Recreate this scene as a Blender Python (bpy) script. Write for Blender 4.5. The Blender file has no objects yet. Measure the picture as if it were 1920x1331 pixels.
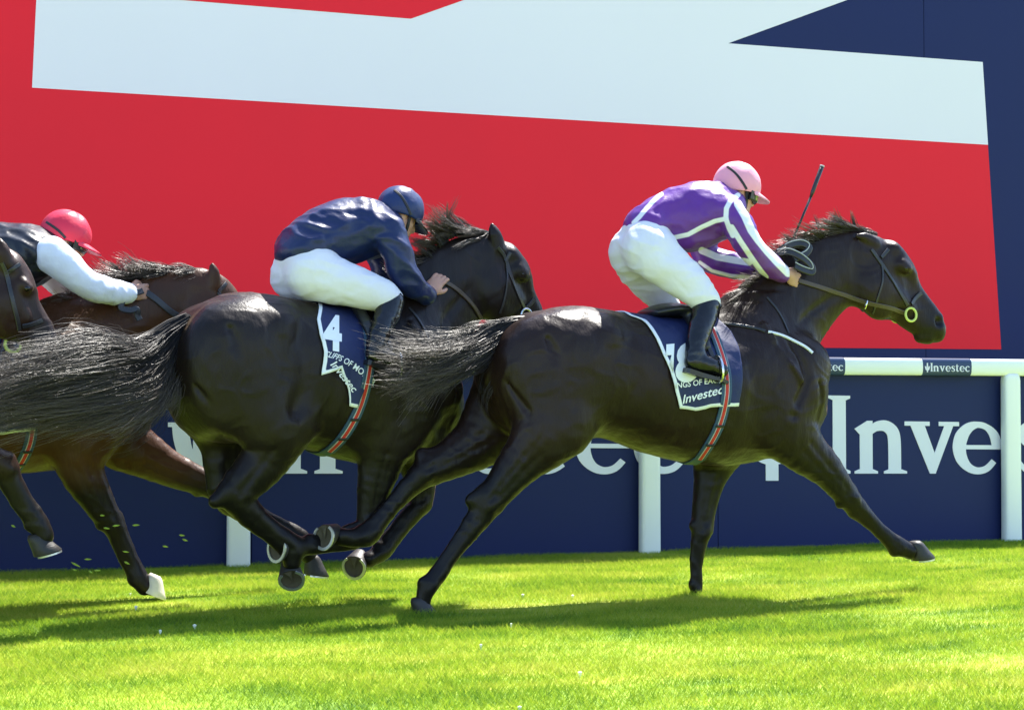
import bpy, bmesh, math, random
import numpy as np
from mathutils import Vector, Matrix
from mathutils.bvhtree import BVHTree
random.seed(7); np.random.seed(7)
R = math.radians
# ------------------------------------------------------------------ camera, sky, sun, exposure
FPX = 3230.0; CX, CY = 960.0, 665.5; HOR = 750.0          # focal length in photo pixels, image centre, horizon row
YAW = R(20.0); CAMH = 0.947; CAMY = -9.83
PITCH = math.atan((HOR-CY)/FPX)
sc = bpy.context.scene
cam_d = bpy.data.cameras.new('Camera'); cam = bpy.data.objects.new('Camera', cam_d)
sc.collection.objects.link(cam); sc.camera = cam
cam.location = (0, CAMY, CAMH); cam.rotation_euler = (math.pi/2+PITCH, 0, -YAW)
cam_d.sensor_width = 36.0; cam_d.lens = FPX/1920*36.0; cam_d.clip_end = 3000; cam_d.clip_start = 0.1
FW = np.array([math.sin(YAW)*math.cos(PITCH), math.cos(YAW)*math.cos(PITCH), math.sin(PITCH)])
RT = np.array([math.cos(YAW), -math.sin(YAW), 0.0]); UP = np.cross(RT, FW)
CAM = np.array([0, CAMY, CAMH])
SUN = np.array([0.47, 0.42, 1.0]); SUN /= np.linalg.norm(SUN)   # direction towards the sun
w = bpy.data.worlds.new('World'); sc.world = w; w.use_nodes = True
nt = w.node_tree; bg = nt.nodes['Background']; sky = nt.nodes.new('ShaderNodeTexSky')
sky.sky_type = 'NISHITA'; sky.sun_disc = False
sky.sun_elevation = math.asin(SUN[2]); sky.sun_rotation = math.atan2(SUN[0], SUN[1])
sky.air_density = 1.0; sky.dust_density = 0.5; sky.ozone_density = 2.5
nt.links.new(sky.outputs[0], bg.inputs[0]); bg.inputs[1].default_value = 0.15
sl = bpy.data.lights.new('sun', 'SUN'); sl.energy = 5.0; sl.angle = R(0.5); sl.color = (1.0, 0.955, 0.88)
so = bpy.data.objects.new('sun', sl); sc.collection.objects.link(so)
so.rotation_euler = Vector(-SUN).to_track_quat('-Z', 'Y').to_euler(); so.location = (0, 0, 20)
sc.view_settings.view_transform = 'Standard'; sc.view_settings.look = 'None'
sc.view_settings.exposure = 1.5; sc.view_settings.gamma = 1.0
sc.render.resolution_x = 1024; sc.render.resolution_y = 709

# ------------------------------------------------------------------ small helpers
COL = sc.collection
def ray(u, v):
    return FW + RT*((u-CX)/FPX) + UP*((CY-v)/FPX)
def on_plane_y(u, v, Y):
    d = ray(u, v); return CAM + d*((Y-CAM[1])/d[1])
def on_ground(u, v, z=0.0):
    d = ray(u, v); return CAM + d*((z-CAM[2])/d[2])
def project(P):
    P = np.asarray(P, float)-CAM
    z = P@FW; return CX + FPX*(P@RT)/z, CY - FPX*(P@UP)/z
def props(o, label=None, cat=None, group=None, kind=None):
    if label: o['label'] = label
    if cat: o['category'] = cat
    if group: o['group'] = group
    if kind: o['kind'] = kind
    return o
def empty(name, loc=(0, 0, 0), rz=0.0, **kw):
    o = bpy.data.objects.new(name, None); COL.objects.link(o)
    o.location = loc; o.rotation_euler = (0, 0, rz); o.empty_display_size = 0.1
    return props(o, **kw)
def mesh_np(name, V, F, smooth=True):
    """V (n,3); F either an (m,4)/(m,3) array or a list of index lists"""
    me = bpy.data.meshes.new(name)
    V = np.asarray(V, np.float32)
    if isinstance(F, np.ndarray):
        m, k = F.shape
        me.vertices.add(len(V)); me.vertices.foreach_set('co', V.ravel())
        me.loops.add(m*k); me.loops.foreach_set('vertex_index', F.astype(np.int32).ravel())
        me.polygons.add(m); me.polygons.foreach_set('loop_start', np.arange(0, m*k, k, dtype=np.int32))
        me.update(calc_edges=True)
    else:
        me.from_pydata([tuple(map(float, p)) for p in V], [], [list(map(int, f)) for f in F]); me.update()
    if smooth: me.polygons.foreach_set('use_smooth', np.ones(len(me.polygons), bool))
    return me
def link(name, me, mat, parent=None, **kw):
    o = bpy.data.objects.new(name, me); COL.objects.link(o)
    if mat is not None and not me.materials: me.materials.append(mat)
    if parent is not None: o.parent = parent
    return props(o, **kw)
def fattr(me, name, arr):
    a = me.attributes.new(name, 'FLOAT', 'POINT'); a.data.foreach_set('value', np.asarray(arr, np.float32))
class MB:
    """collects simple solids into one mesh"""
    def __init__(s): s.v = []; s.f = []
    def add(s, V, F):
        b = len(s.v); s.v += [tuple(map(float, p)) for p in V]; s.f += [[i+b for i in f] for f in F]
    def box(s, lo, hi):
        x0, y0, z0 = lo; x1, y1, z1 = hi
        s.add([(x0,y0,z0),(x1,y0,z0),(x1,y1,z0),(x0,y1,z0),(x0,y0,z1),(x1,y0,z1),(x1,y1,z1),(x0,y1,z1)],
              [(0,3,2,1),(4,5,6,7),(0,1,5,4),(1,2,6,5),(2,3,7,6),(3,0,4,7)])
    def prism(s, pts, off):
        """polygon pts (3-D), extruded by vector off; front face = pts+off"""
        n = len(pts); P = [np.asarray(p, float) for p in pts]; off = np.asarray(off, float)
        s.add([p for p in P]+[p+off for p in P],
              [list(range(n, 2*n))]+[[i, (i+1) % n, (i+1) % n+n, i+n] for i in range(n)])
    def tube(s, pts, rad, n=8, caps=True, flat=None):
        pts = [np.asarray(p, float) for p in pts]; m = len(pts)
        rad = [rad]*m if np.isscalar(rad) else rad
        V = []; up = None
        for i in range(m):
            t = pts[min(i+1, m-1)]-pts[max(i-1, 0)]; t /= np.linalg.norm(t)+1e-9
            if up is None:
                up = np.array([0, 0, 1.0]) if abs(t[2]) < 0.9 else np.array([1.0, 0, 0])
            a = np.cross(t, up); a /= np.linalg.norm(a)+1e-9; up = np.cross(a, t)
            for k in range(n):
                an = 2*math.pi*k/n
                V.append(pts[i]+rad[i]*(a*math.cos(an)+up*math.sin(an)))
        Fc = [[i*n+k, i*n+(k+1) % n, (i+1)*n+(k+1) % n, (i+1)*n+k] for i in range(m-1) for k in range(n)]
        if caps: Fc += [list(range(n))[::-1], [(m-1)*n+k for k in range(n)]]
        s.add(V, Fc)
    def build(s, name, mat, parent=None, smooth=False, origin=None, bevel=0, **kw):
        V = np.array(s.v)
        if origin is not None: V = V-np.asarray(origin)
        me = mesh_np(name, V, s.f, smooth)
        bm = bmesh.new(); bm.from_mesh(me); bmesh.ops.recalc_face_normals(bm, faces=bm.faces); bm.to_mesh(me); bm.free()
        o = link(name, me, mat, parent, **kw)
        if bevel:
            b = o.modifiers.new('bevel', 'BEVEL'); b.width = bevel; b.segments = 2; b.limit_method = 'ANGLE'
        return o
# ------------------------------------------------------------------ materials
MATS = {}
def nodes(name):
    m = bpy.data.materials.new(name); m.use_nodes = True
    t = m.node_tree; return m, t, t.nodes['Principled BSDF']
def N(t, typ, **kw):
    n = t.nodes.new(typ)
    for k, v in kw.items(): setattr(n, k, v)
    return n
def mat(name, col, rough=0.5, spec=0.5, metal=0.0, sheen=0.0, noise=None, bump=None, coat=0.0, tint=None, sss=0.0):
    """noise=(scale, amount) varies the colour, bump=(scale, strength, stretch)"""
    if name in MATS: return MATS[name]
    m, t, b = nodes(name)
    b.inputs['Base Color'].default_value = (*col, 1); b.inputs['Roughness'].default_value = rough
    b.inputs['Specular IOR Level'].default_value = spec; b.inputs['Metallic'].default_value = metal
    b.inputs['Sheen Weight'].default_value = sheen; b.inputs['Coat Weight'].default_value = coat
    if sss:
        b.inputs['Subsurface Weight'].default_value = sss; b.inputs['Subsurface Radius'].default_value = (0.01, 0.004, 0.002)
    tc = N(t, 'ShaderNodeTexCoord')
    if noise:
        nz = N(t, 'ShaderNodeTexNoise'); nz.inputs['Scale'].default_value = noise[0]; nz.inputs['Detail'].default_value = 6
        t.links.new(tc.outputs['Object'], nz.inputs['Vector'])
        mx = N(t, 'ShaderNodeMix', data_type='RGBA'); t.links.new(nz.outputs['Fac'], mx.inputs[0])
        lo = tint or tuple(c*(1-noise[1]) for c in col); hi = tuple(min(1, c*(1+noise[1])) for c in col)
        mx.inputs[6].default_value = (*lo, 1); mx.inputs[7].default_value = (*hi, 1)
        t.links.new(mx.outputs[2], b.inputs['Base Color'])
        mr = N(t, 'ShaderNodeMapRange'); mr.inputs[3].default_value = max(0.02, rough-0.08); mr.inputs[4].default_value = rough+0.1
        t.links.new(nz.outputs['Fac'], mr.inputs[0]); t.links.new(mr.outputs[0], b.inputs['Roughness'])
    if bump:
        mp = N(t, 'ShaderNodeMapping'); mp.inputs['Scale'].default_value = bump[2] if len(bump) > 2 else (1, 1, 1)
        t.links.new(tc.outputs['Object'], mp.inputs[0])
        nb = N(t, 'ShaderNodeTexNoise'); nb.inputs['Scale'].default_value = bump[0]; nb.inputs['Detail'].default_value = 5
        t.links.new(mp.outputs[0], nb.inputs['Vector'])
        bp = N(t, 'ShaderNodeBump'); bp.inputs['Strength'].default_value = bump[1]; bp.inputs['Distance'].default_value = 0.01
        t.links.new(nb.outputs['Fac'], bp.inputs['Height']); t.links.new(bp.outputs[0], b.inputs['Normal'])
    MATS[name] = m; return m
# ------------------------------------------------------------------ the setting: ground, turf, rail, hoarding, flag wall
def grass_mat(name, blade):
    m, t, b = nodes(name)
    tc = N(t, 'ShaderNodeTexCoord')
    mp = N(t, 'ShaderNodeMapping'); mp.inputs['Scale'].default_value = (0.40, 1.2, 1.0)
    t.links.new(tc.outputs['Object'], mp.inputs[0])
    n1 = N(t, 'ShaderNodeTexNoise'); n1.inputs['Scale'].default_value = 5.0; n1.inputs['Detail'].default_value = 5
    n2 = N(t, 'ShaderNodeTexNoise'); n2.inputs['Scale'].default_value = 0.9; n2.inputs['Detail'].default_value = 3
    for n in (n1, n2): t.links.new(mp.outputs[0], n.inputs['Vector'])
    ad = N(t, 'ShaderNodeMath', operation='MULTIPLY_ADD'); ad.inputs[1].default_value = 0.6
    t.links.new(n1.outputs['Fac'], ad.inputs[0])
    m2 = N(t, 'ShaderNodeMath', operation='MULTIPLY'); m2.inputs[1].default_value = 0.4; t.links.new(n2.outputs['Fac'], m2.inputs[0])
    t.links.new(m2.outputs[0], ad.inputs[2])
    last = ad
    if blade:
        at = N(t, 'ShaderNodeAttribute', attribute_name='tone')
        a2 = N(t, 'ShaderNodeMath', operation='MULTIPLY_ADD'); a2.inputs[1].default_value = 0.22
        t.links.new(at.outputs['Fac'], a2.inputs[0])
        sb = N(t, 'ShaderNodeMath', operation='SUBTRACT'); sb.inputs[1].default_value = 0.11; t.links.new(ad.outputs[0], sb.inputs[0])
        t.links.new(sb.outputs[0], a2.inputs[2]); last = a2
    cr = N(t, 'ShaderNodeValToRGB'); t.links.new(last.outputs[0], cr.inputs[0])
    e = cr.color_ramp.elements; e[0].position = 0.33; e[1].position = 0.68
    e[0].color = (0.068, 0.17, 0.018, 1); e[1].color = (0.47, 0.48, 0.085, 1)
    k = e.new(0.45); k.color = (0.225, 0.35, 0.022, 1)
    k = e.new(0.55); k.color = (0.325, 0.41, 0.030, 1)
    t.links.new(cr.outputs[0], b.inputs['Base Color'])
    b.inputs['Roughness'].default_value = 0.55; b.inputs['Specular IOR Level'].default_value = 0.25
    if blade:
        tr = N(t, 'ShaderNodeBsdfTranslucent'); t.links.new(cr.outputs[0], tr.inputs[0])
        ms = N(t, 'ShaderNodeMixShader'); ms.inputs[0].default_value = 0.55
        t.links.new(b.outputs[0], ms.inputs[1]); t.links.new(tr.outputs[0], ms.inputs[2])
        t.links.new(ms.outputs[0], t.nodes['Material Output'].inputs[0])
    else:
        bp = N(t, 'ShaderNodeBump'); bp.inputs['Strength'].default_value = 0.6; bp.inputs['Distance'].default_value = 0.03
        t.links.new(n1.outputs['Fac'], bp.inputs['Height']); t.links.new(bp.outputs[0], b.inputs['Normal'])
    return m
def build_ground():
    # one sheet to the horizon, finer and gently uneven where the horses run
    xs = np.concatenate([[-900, -200, -60, -20], np.linspace(-9, 13, 90), [25, 60, 200, 900]])
    ys = np.concatenate([[-900, -200, -60, -20], np.linspace(-9, 5, 60), [15, 60, 200, 900]])
    X, Y = np.meshgrid(xs, ys, indexing='ij'); nx, ny = X.shape
    Z = 0.006*np.sin(X*3.1+Y*1.7)*np.sin(Y*2.3-X*0.9); Z[(abs(X) > 15) | (abs(Y) > 12)] = 0
    Z -= 0.008
    idx = np.arange(nx*ny).reshape(nx, ny)
    F = np.stack([idx[:-1, :-1], idx[1:, :-1], idx[1:, 1:], idx[:-1, 1:]], -1).reshape(-1, 4)
    me = mesh_np('ground', np.stack([X, Y, Z], -1).reshape(-1, 3), F)
    link('ground', me, grass_mat('turf soil and grass', False), kind='structure')
    # grey sheet added out of view to cut green bounce from the grass
    mb = MB(); mb.box((-300, -60, -0.10), (300, -7.6, 0.012)); mb.build('added_grey_sheet', mat('added sheet grey', (0.17, 0.17, 0.18), 0.85, 0.2, noise=(20, 0.3)), kind='structure')
def build_turf():
    rng = np.random.default_rng(3)
    # wedge of turf in and just around the view
    n = 1150000
    X = rng.uniform(-4.2, 7.2, n); Y = rng.uniform(-6.6, 0.04, n)
    u, v = project(np.stack([X, Y, np.zeros(n)], 1))
    keep = (u > -420) & (u < 2340) & (v < 1440) & (v > 900)
    X, Y = X[keep], Y[keep]; n = len(X)
    H = rng.uniform(0.010, 0.030, n)*(0.75+0.5*np.sin(X*2.2+3*np.sin(Y*1.3))**2)
    W = rng.uniform(0.0010, 0.0024, n)
    a = rng.normal(0, 0.7, n)+np.where(rng.random(n) < 0.5, 0, math.pi)      # lying mostly along the track
    lean = rng.uniform(0.5, 1.9, n)
    b = rng.uniform(0, math.pi, n); wx, wy = np.cos(b)*W, np.sin(b)*W
    P = np.zeros((n, 3, 3), np.float32)                                       # one tapering blade = one triangle
    P[:, 0] = np.stack([X-wx, Y-wy, np.full(n, -0.012)], 1); P[:, 1] = np.stack([X+wx, Y+wy, np.full(n, -0.012)], 1)
    P[:, 2] = np.stack([X+np.cos(a)*H*lean, Y+np.sin(a)*0.6*H*lean, H*(1-0.2*np.minimum(lean, 1.5))], 1)
    me = mesh_np('turf', P.reshape(-1, 3), np.arange(n*3, dtype=np.int32).reshape(-1, 3), smooth=False)
    fattr(me, 'tone', np.repeat(rng.random(n), 3))
    link('turf', me, grass_mat('grass blades', True), kind='stuff', label='bright mown grass of the racecourse straight', cat='grass')
    # white clover heads, too small to count
    mb = MB(); k = 0
    while k < 10:
        uu, vv = rng.uniform(-100, 2020), rng.uniform(1085, 1360)
        p = on_ground(uu, vv); s = rng.uniform(0.003, 0.006); z = rng.uniform(0.012, 0.02)
        V = [(p[0]+s*math.cos(q)*1.7, p[1]+s*math.sin(q), z) for q in np.linspace(0, 2*math.pi, 6)[:-1]]
        mb.add([(p[0], p[1], z+s*0.8)]+V+[(p[0], p[1], -0.01)], [[0, i+1, (i+1) % 5+1] for i in range(5)]+[[6, (i+1) % 5+1, i+1] for i in range(5)])
        k += 1
    mb.build('clover_flowers', mat('clover white', (0.75, 0.76, 0.62), 0.7), kind='stuff', label='tiny white clover heads scattered in the grass', cat='flowers')
build_ground(); build_turf()

# --- serif letters as solid pieces: list of (polygon 2-D) pieces, unit cap height
def stroke(pts, ws, n=8):
    """outline of a smooth stroke through pts with widths ws"""
    pts = np.asarray(pts, float); ws = np.asarray(ws, float); out = []
    m = len(pts)
    for i in range(m-1):
        p0, p1, p2, p3 = pts[max(i-1, 0)], pts[i], pts[i+1], pts[min(i+2, m-1)]
        for k in range(n):
            t = k/n
            out.append(np.append(0.5*((2*p1)+(-p0+p2)*t+(2*p0-5*p1+4*p2-p3)*t*t+(-p0+3*p1-3*p2+p3)*t**3), ws[i]+(ws[i+1]-ws[i])*t))
    out.append(np.append(pts[-1], ws[-1])); out = np.array(out)
    T = np.gradient(out[:, :2], axis=0); T /= np.linalg.norm(T, axis=1)[:, None]+1e-9
    Nn = np.stack([-T[:, 1], T[:, 0]], 1)
    # quads, so that tight bends cannot fold the outline
    L = out[:, :2]+Nn*out[:, 2:]/2; Rr = out[:, :2]-Nn*out[:, 2:]/2
    return ('strip', L, Rr)
def rect(x0, y0, x1, y1): return ('poly', [(x0, y0), (x1, y0), (x1, y1), (x0, y1)])
def arc(cx, cy, rx, ry, a0, a1, n=14): return [(cx+rx*math.cos(R(a)), cy+ry*math.sin(R(a))) for a in np.linspace(a0, a1, n)]
GLYPH = {
 'I': (0.30, [rect(0.06, 0, 0.24, 1), ('poly', [(0, 0), (0.30, 0), (0.30, 0.035), (0.24, 0.06), (0.06, 0.06), (0, 0.035)]),
              ('poly', [(0, 1), (0.30, 1), (0.30, 0.965), (0.24, 0.94), (0.06, 0.94), (0, 0.965)])]),
 'n': (0.70, [rect(0.07, 0, 0.24, 0.60), ('poly', [(0, 0), (0.31, 0), (0.31, 0.03), (0.25, 0.055), (0.06, 0.055), (0, 0.03)]),
              ('poly', [(0, 0.575), (0.07, 0.50), (0.24, 0.50), (0.24, 0.68), (0.17, 0.68)]),
              stroke([(0.20, 0.53), (0.29, 0.605), (0.41, 0.615), (0.50, 0.55), (0.53, 0.44), (0.535, 0.20), (0.535, 0.0)], [0.07, 0.12, 0.145, 0.165, 0.17, 0.17, 0.17]),
              ('poly', [(0.39, 0), (0.70, 0), (0.70, 0.03), (0.63, 0.055), (0.45, 0.055), (0.39, 0.03)])]),
 'v': (0.72, [('poly', [(0.06, 0.66), (0.25, 0.66), (0.41, 0.22), (0.41, 0.0), (0.33, 0.0)]),
              ('poly', [(0.405, 0.0), (0.33, 0.0), (0.355, 0.16), (0.54, 0.66), (0.66, 0.66)]),
              rect(0.0, 0.615, 0.33, 0.67), rect(0.45, 0.615, 0.72, 0.67)]),
 'e': (0.64, [stroke(arc(0.33, 0.335, 0.245, 0.30, 5, 325, 12), [0.14, 0.12, 0.08, 0.08, 0.13, 0.17, 0.17, 0.15, 0.11, 0.09, 0.085, 0.075], 4), rect(0.17, 0.315, 0.64, 0.37)]),
 's': (0.50, [stroke([(0.42, 0.52), (0.36, 0.62), (0.24, 0.645), (0.13, 0.60), (0.11, 0.49), (0.19, 0.405), (0.31, 0.33), (0.40, 0.235), (0.39, 0.115), (0.28, 0.04), (0.15, 0.04), (0.04, 0.16)],
                     [0.06, 0.06, 0.065, 0.11, 0.14, 0.155, 0.155, 0.14, 0.11, 0.07, 0.065, 0.06], 5)]),
 't': (0.44, [stroke([(0.17, 0.86), (0.17, 0.5), (0.17, 0.2), (0.205, 0.075), (0.30, 0.05), (0.42, 0.11)], [0.10, 0.165, 0.165, 0.15, 0.09, 0.05], 5), rect(0.0, 0.61, 0.40, 0.665)]),
 'c': (0.60, [stroke(arc(0.33, 0.335, 0.245, 0.295, 38, 322, 11), [0.12, 0.11, 0.08, 0.09, 0.15, 0.17, 0.17, 0.13, 0.09, 0.085, 0.07], 4)]),
 # the emblem beside the name: an upright with a bowl, like a Greek psi
 'Y': (0.62, [rect(0.235, -0.09, 0.385, 1.0),
              stroke([(0.10, 0.60), (0.12, 0.42), (0.17, 0.24), (0.31, 0.165), (0.45, 0.24), (0.50, 0.42), (0.52, 0.60)], [0.16, 0.17, 0.16, 0.11, 0.16, 0.17, 0.16], 5),
              rect(-0.02, 0.555, 0.20, 0.61), rect(0.42, 0.555, 0.64, 0.61)]),
}
def glyph_mesh(ch, place, thick_vec, step_vec):
    """place(x,y)->3-D point on the board; every piece a hair deeper than the last"""
    mb = MB()
    for i, pc in enumerate(GLYPH[ch][1]):
        off = np.asarray(thick_vec)+np.asarray(step_vec)*i
        if pc[0] == 'poly': mb.prism([place(x, y) for x, y in pc[1]], off)
        else:
            L = [place(*p) for p in pc[1]]; Rr = [place(*p) for p in pc[2]]; n = len(L)
            V = [p+off for p in L]+[p+off for p in Rr]+L+Rr
            Fs = [[i, i+1, n+i+1, n+i] for i in range(n-1)]+[[i, i+1, 2*n+i+1, 2*n+i] for i in range(n-1)]+[[n+i, n+i+1, 3*n+i+1, 3*n+i] for i in range(n-1)]
            Fs += [[0, n, 3*n, 2*n], [n-1, 2*n-1, 4*n-1, 3*n-1]]
            mb.add(V, Fs)
    return mb
NAVY = (0.012, 0.020, 0.088); RED = (0.82, 0.017, 0.032); WHT = (0.80, 0.755, 0.79)
m_navy = mat('hoarding navy vinyl', NAVY, 0.55, 0.18, noise=(0.8, 0.1), bump=(1.2, 0.08))
m_red = mat('flag red vinyl', RED, 0.55, 0.18, noise=(0.5, 0.10), bump=(0.8, 0.10))
m_wht = mat('flag white vinyl', WHT, 0.55, 0.2, noise=(0.5, 0.04), bump=(0.8, 0.10))
m_let = mat('white letter vinyl', (0.72, 0.72, 0.82), 0.5, 0.3, noise=(1.0, 0.03))
m_rail = mat('white rail plastic', (0.78, 0.80, 0.77), 0.38, 0.4, noise=(3.0, 0.04), bump=(30, 0.05))

# --- flag wall, well behind the rail
WY = 3.0
def wallp(u, v, d=0.0): return on_plane_y(u, v, WY-d)
def build_flag_wall():
    root = empty('flag_wall', (1.0, WY, 0), label='tall backdrop wall printed with part of a red, white and navy flag', cat='wall')
    org = np.array([1.0, WY, 0])
    # navy backing in upright panels with narrow joints
    x = -9.0
    while x < 16.0:
        mb = MB(); mb.box((x, WY, -0.05), (x+2.494, WY+0.06, 5.6)); mb.build('panel', m_navy, root, origin=org); x += 2.5
    mb = MB(); mb.box((-9, WY+0.0602, -0.05), (16, WY+0.14, 5.58)); mb.build('frame', mat('steel frame', (0.2, 0.2, 0.2), 0.5), root, origin=org)
    def top(u0, v0, u1, v1, z=5.58):
        # carries an edge of the print on, up to the wall's top
        a, b = wallp(u0, v0), wallp(u1, v1); t = (z-a[2])/(b[2]-a[2]); q = a+(b-a)*t; return q
    def sheet(name, pts, m, d):
        P = [np.array([p[0], WY-d, p[2]]) for p in pts]
        mb = MB(); mb.prism([p+np.array([0, 0.0008, 0]) for p in P], (0, -0.0008, 0)); mb.build(name, m, root, origin=org)
    lt = wallp(60, 165); rb = wallp(1877, 655); br = wallp(1852, 272)
    slope = (wallp(1877, 655)-wallp(1540, 652)); sl_ = slope[2]/slope[0]
    lb = np.array([-8.9, WY, rb[2]+sl_*(-8.9-rb[0])])
    lt_top = top(60, 165, 68, 0)
    # lower red field, reaching up on the left of the white field
    sheet('red_field', [lb, rb, br, lt, lt_top, np.array([-8.9, WY, 5.58])], m_red, 0.003)
    a = top(872, 0, 770, 36); p = wallp(770, 36); q = wallp(330, 0)
    qz = (p-q); qq = np.array([lt_top[0], WY, q[2]-qz[2]/qz[0]*(q[0]-lt_top[0])])
    e1 = wallp(1365, 82); e2 = top(1365, 82, 1590, 0); e3 = wallp(1842, 117)
    # white field = big polygon with the red wedge cut from its top
    zq = qq[2]
    left = [lt, br, e3, e1, e2, a, p]
    # the wedge's long edge runs up to the left; stop where it meets the wall's top or the white's left edge
    if zq > 5.58:
        t = (5.58-p[2])/(q[2]-p[2]); left += [p+(q-p)*t, lt_top]
        wedge = [p, a, p+(q-p)*t]
    else:
        # meets the left edge
        dl = lt_top-lt; s0 = (q[2]-p[2])/(q[0]-p[0])
        t = (p[2]+s0*(lt[0]-p[0])-lt[2])/(dl[2]-s0*dl[0]); hit = lt+dl*t
        left += [hit]; wedge = [p, a, lt_top, hit]
    sheet('white_field', left, m_wht, 0.0045)
    sheet('red_wedge', wedge, m_red, 0.0065)
build_flag_wall()

# --- hoarding behind the rail with the sponsor's name in serif letters
HY = 0.06
def build_hoarding():
    org = np.array([1.0, HY, 0])
    root = empty('advertising_hoarding', tuple(org), label='low navy hoarding with large white serif letters behind the running rail', cat='hoarding')
    ztop = 1.17; x = -7.0
    while x < 12:
        mb = MB(); mb.box((x, HY, -0.02), (x+2.995, HY+0.03, ztop)); mb.build('panel', m_navy, root, origin=org); x += 3.0
    mb = MB(); mb.box((-7, HY+0.0305, -0.02), (12, HY+0.07, ztop-0.01)); mb.build('backing_frame', mat('timber frame', (0.22, 0.17, 0.11), 0.7, noise=(8, 0.3)), root, origin=org)
    def word(letters):
        for ch, u0, u1, vb, vt in letters:
            b0, b1 = on_plane_y(u0, vb, HY), on_plane_y(u1, vb, HY); tp = on_plane_y((u0+u1)/2, vt, HY)
            sx = (b1[0]-b0[0])/GLYPH[ch][0]; hh = (tp[2]-(b0[2]+b1[2])/2)
            def place(x, y): return np.array([b0[0]+x*sx, HY, b0[2]+(b1[2]-b0[2])*(x/GLYPH[ch][0])+y*hh])
            mb = glyph_mesh(ch, place, (0, -0.004, 0), (0, -0.0004, 0)); mb.build('letter', m_let, root, origin=org)
    def vb_(u): return 887.5
    def line(items): word([(c, a, b, vb_((a+b)/2), vb_((a+b)/2)-H) for c, a, b, H in items])
    line([('Y', 318, 432, 156), ('I', 460, 506, 156), ('n', 522, 642, 156), ('v', 640, 762, 156), ('e', 766, 868, 155), ('s', 880, 968, 154), ('t', 980, 1060, 153), ('e', 1078, 1186, 151), ('c', 1188, 1290, 150)])
    line([('Y', 1398, 1496, 148), ('I', 1553, 1594, 146), ('n', 1602, 1700, 145), ('v', 1696, 1798, 145), ('e', 1786, 1879, 144), ('s', 1903, 1975, 143), ('t', 1985, 2050, 142), ('e', 2055, 2140, 141), ('c', 2146, 2230, 140)])
    line([('Y', -655, -530, 172), ('I', -500, -450, 172), ('n', -435, -305, 170), ('v', -310, -180, 168), ('e', -175, -70, 166), ('s', -65, 25, 164), ('t', 35, 120, 162), ('e', 125, 235, 160), ('c', 236, 315, 158)][0:4])
build_hoarding()

# --- running rail
def build_rail():
    zt, zb = on_plane_y(1730, 672, 0)[2], on_plane_y(1730, 704, 0)[2]
    px = [on_plane_y(u, 1030, 0)[0] for u in (447, 1218, 1897)]
    sp = (px[2]-px[0])/2
    org = np.array([px[1], 0, 0])
    root = empty('running_rail', tuple(org), label='white plastic running rail on posts along the hoarding', cat='rail')
    zc, hz = (zt+zb)/2, (zt-zb)/2
    prof = [(0.034*math.copysign(abs(math.cos(a))**0.7, math.cos(a)), hz*math.copysign(abs(math.sin(a))**0.7, math.sin(a))) for a in np.linspace(0, 2*math.pi, 17)[:-1]]
    def bar(x0, x1, g):
        mb = MB(); n = len(prof)
        mb.add([(x, y*g, zc+z*g) for x in (x0, x1) for y, z in prof], [[i, (i+1) % n, n+(i+1) % n, n+i] for i in range(n)]+[list(range(n))[::-1], list(range(n, 2*n))])
        return mb
    o = bar(-7, 12, 1.0).build('rail_bar', m_rail, root, smooth=True, origin=org)
    e = o.modifiers.new('es', 'EDGE_SPLIT')
    for x in [px[0]-2*sp, px[0]-sp]+px+[px[2]+sp]:
        hw = 0.066
        mb = MB()
        P = [(hw*math.copysign(abs(math.cos(a))**0.45, math.cos(a)), 0.04*math.copysign(abs(math.sin(a))**0.45, math.sin(a))) for a in np.linspace(0, 2*math.pi, 21)[:-1]]
        n = len(P); lv = [(-0.05, 1.0), (0.0, 1.0), (0.45, 0.98), (zb-0.03, 0.96), (zb-0.004, 0.90), (zb+0.02, 0.7)]
        mb.add([(x+a*s, 0.0+b*s, z) for z, s in lv for a, b in P], [[j*n+i, j*n+(i+1) % n, (j+1)*n+(i+1) % n, (j+1)*n+i] for j in range(len(lv)-1) for i in range(n)]+[[len(lv)*n-n+i for i in range(n)]])
        mb.build('post', m_rail, root, smooth=True, origin=org)
    m_sl = mat('rail sleeve navy', (0.02, 0.04, 0.11), 0.45, 0.4)
    gap = on_plane_y(1822, 690, -0.035)[0]-on_plane_y(1585, 690, -0.035)[0]; x1 = on_plane_y(1822, 690, -0.035)[0]
    L = x1-on_plane_y(1731, 690, -0.035)[0]
    for k in range(-16, 10):
        xe = x1+k*gap
        if xe > 11.5 or xe-L < -6.8: continue
        s = bar(xe-L, xe, 1.035).build('sponsor_sleeve', m_sl, root, smooth=True, origin=org)
        s.modifiers.new('es', 'EDGE_SPLIT')
        # the sponsor's emblem and name in white
        if -1.5 < xe < 7:
            mb = MB(); cur = xe-L+0.012; hh = 0.056
            tot = sum(GLYPH[c][0] for c in 'YInvestec')+0.05*9; fx = (L-0.024)/tot
            for c in 'YInvestec':
                c0 = cur
                def place(x, y, c0=c0): return np.array([c0+x*fx, -0.0358, zc-0.030+y*hh])
                g = glyph_mesh(c, place, (0, -0.0012, 0), (0, -0.0002, 0)); mb.add(g.v, g.f); cur += (GLYPH[c][0]+0.05)*fx
            mb.build('lettering', m_let, s, origin=org)
build_rail()
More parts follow.
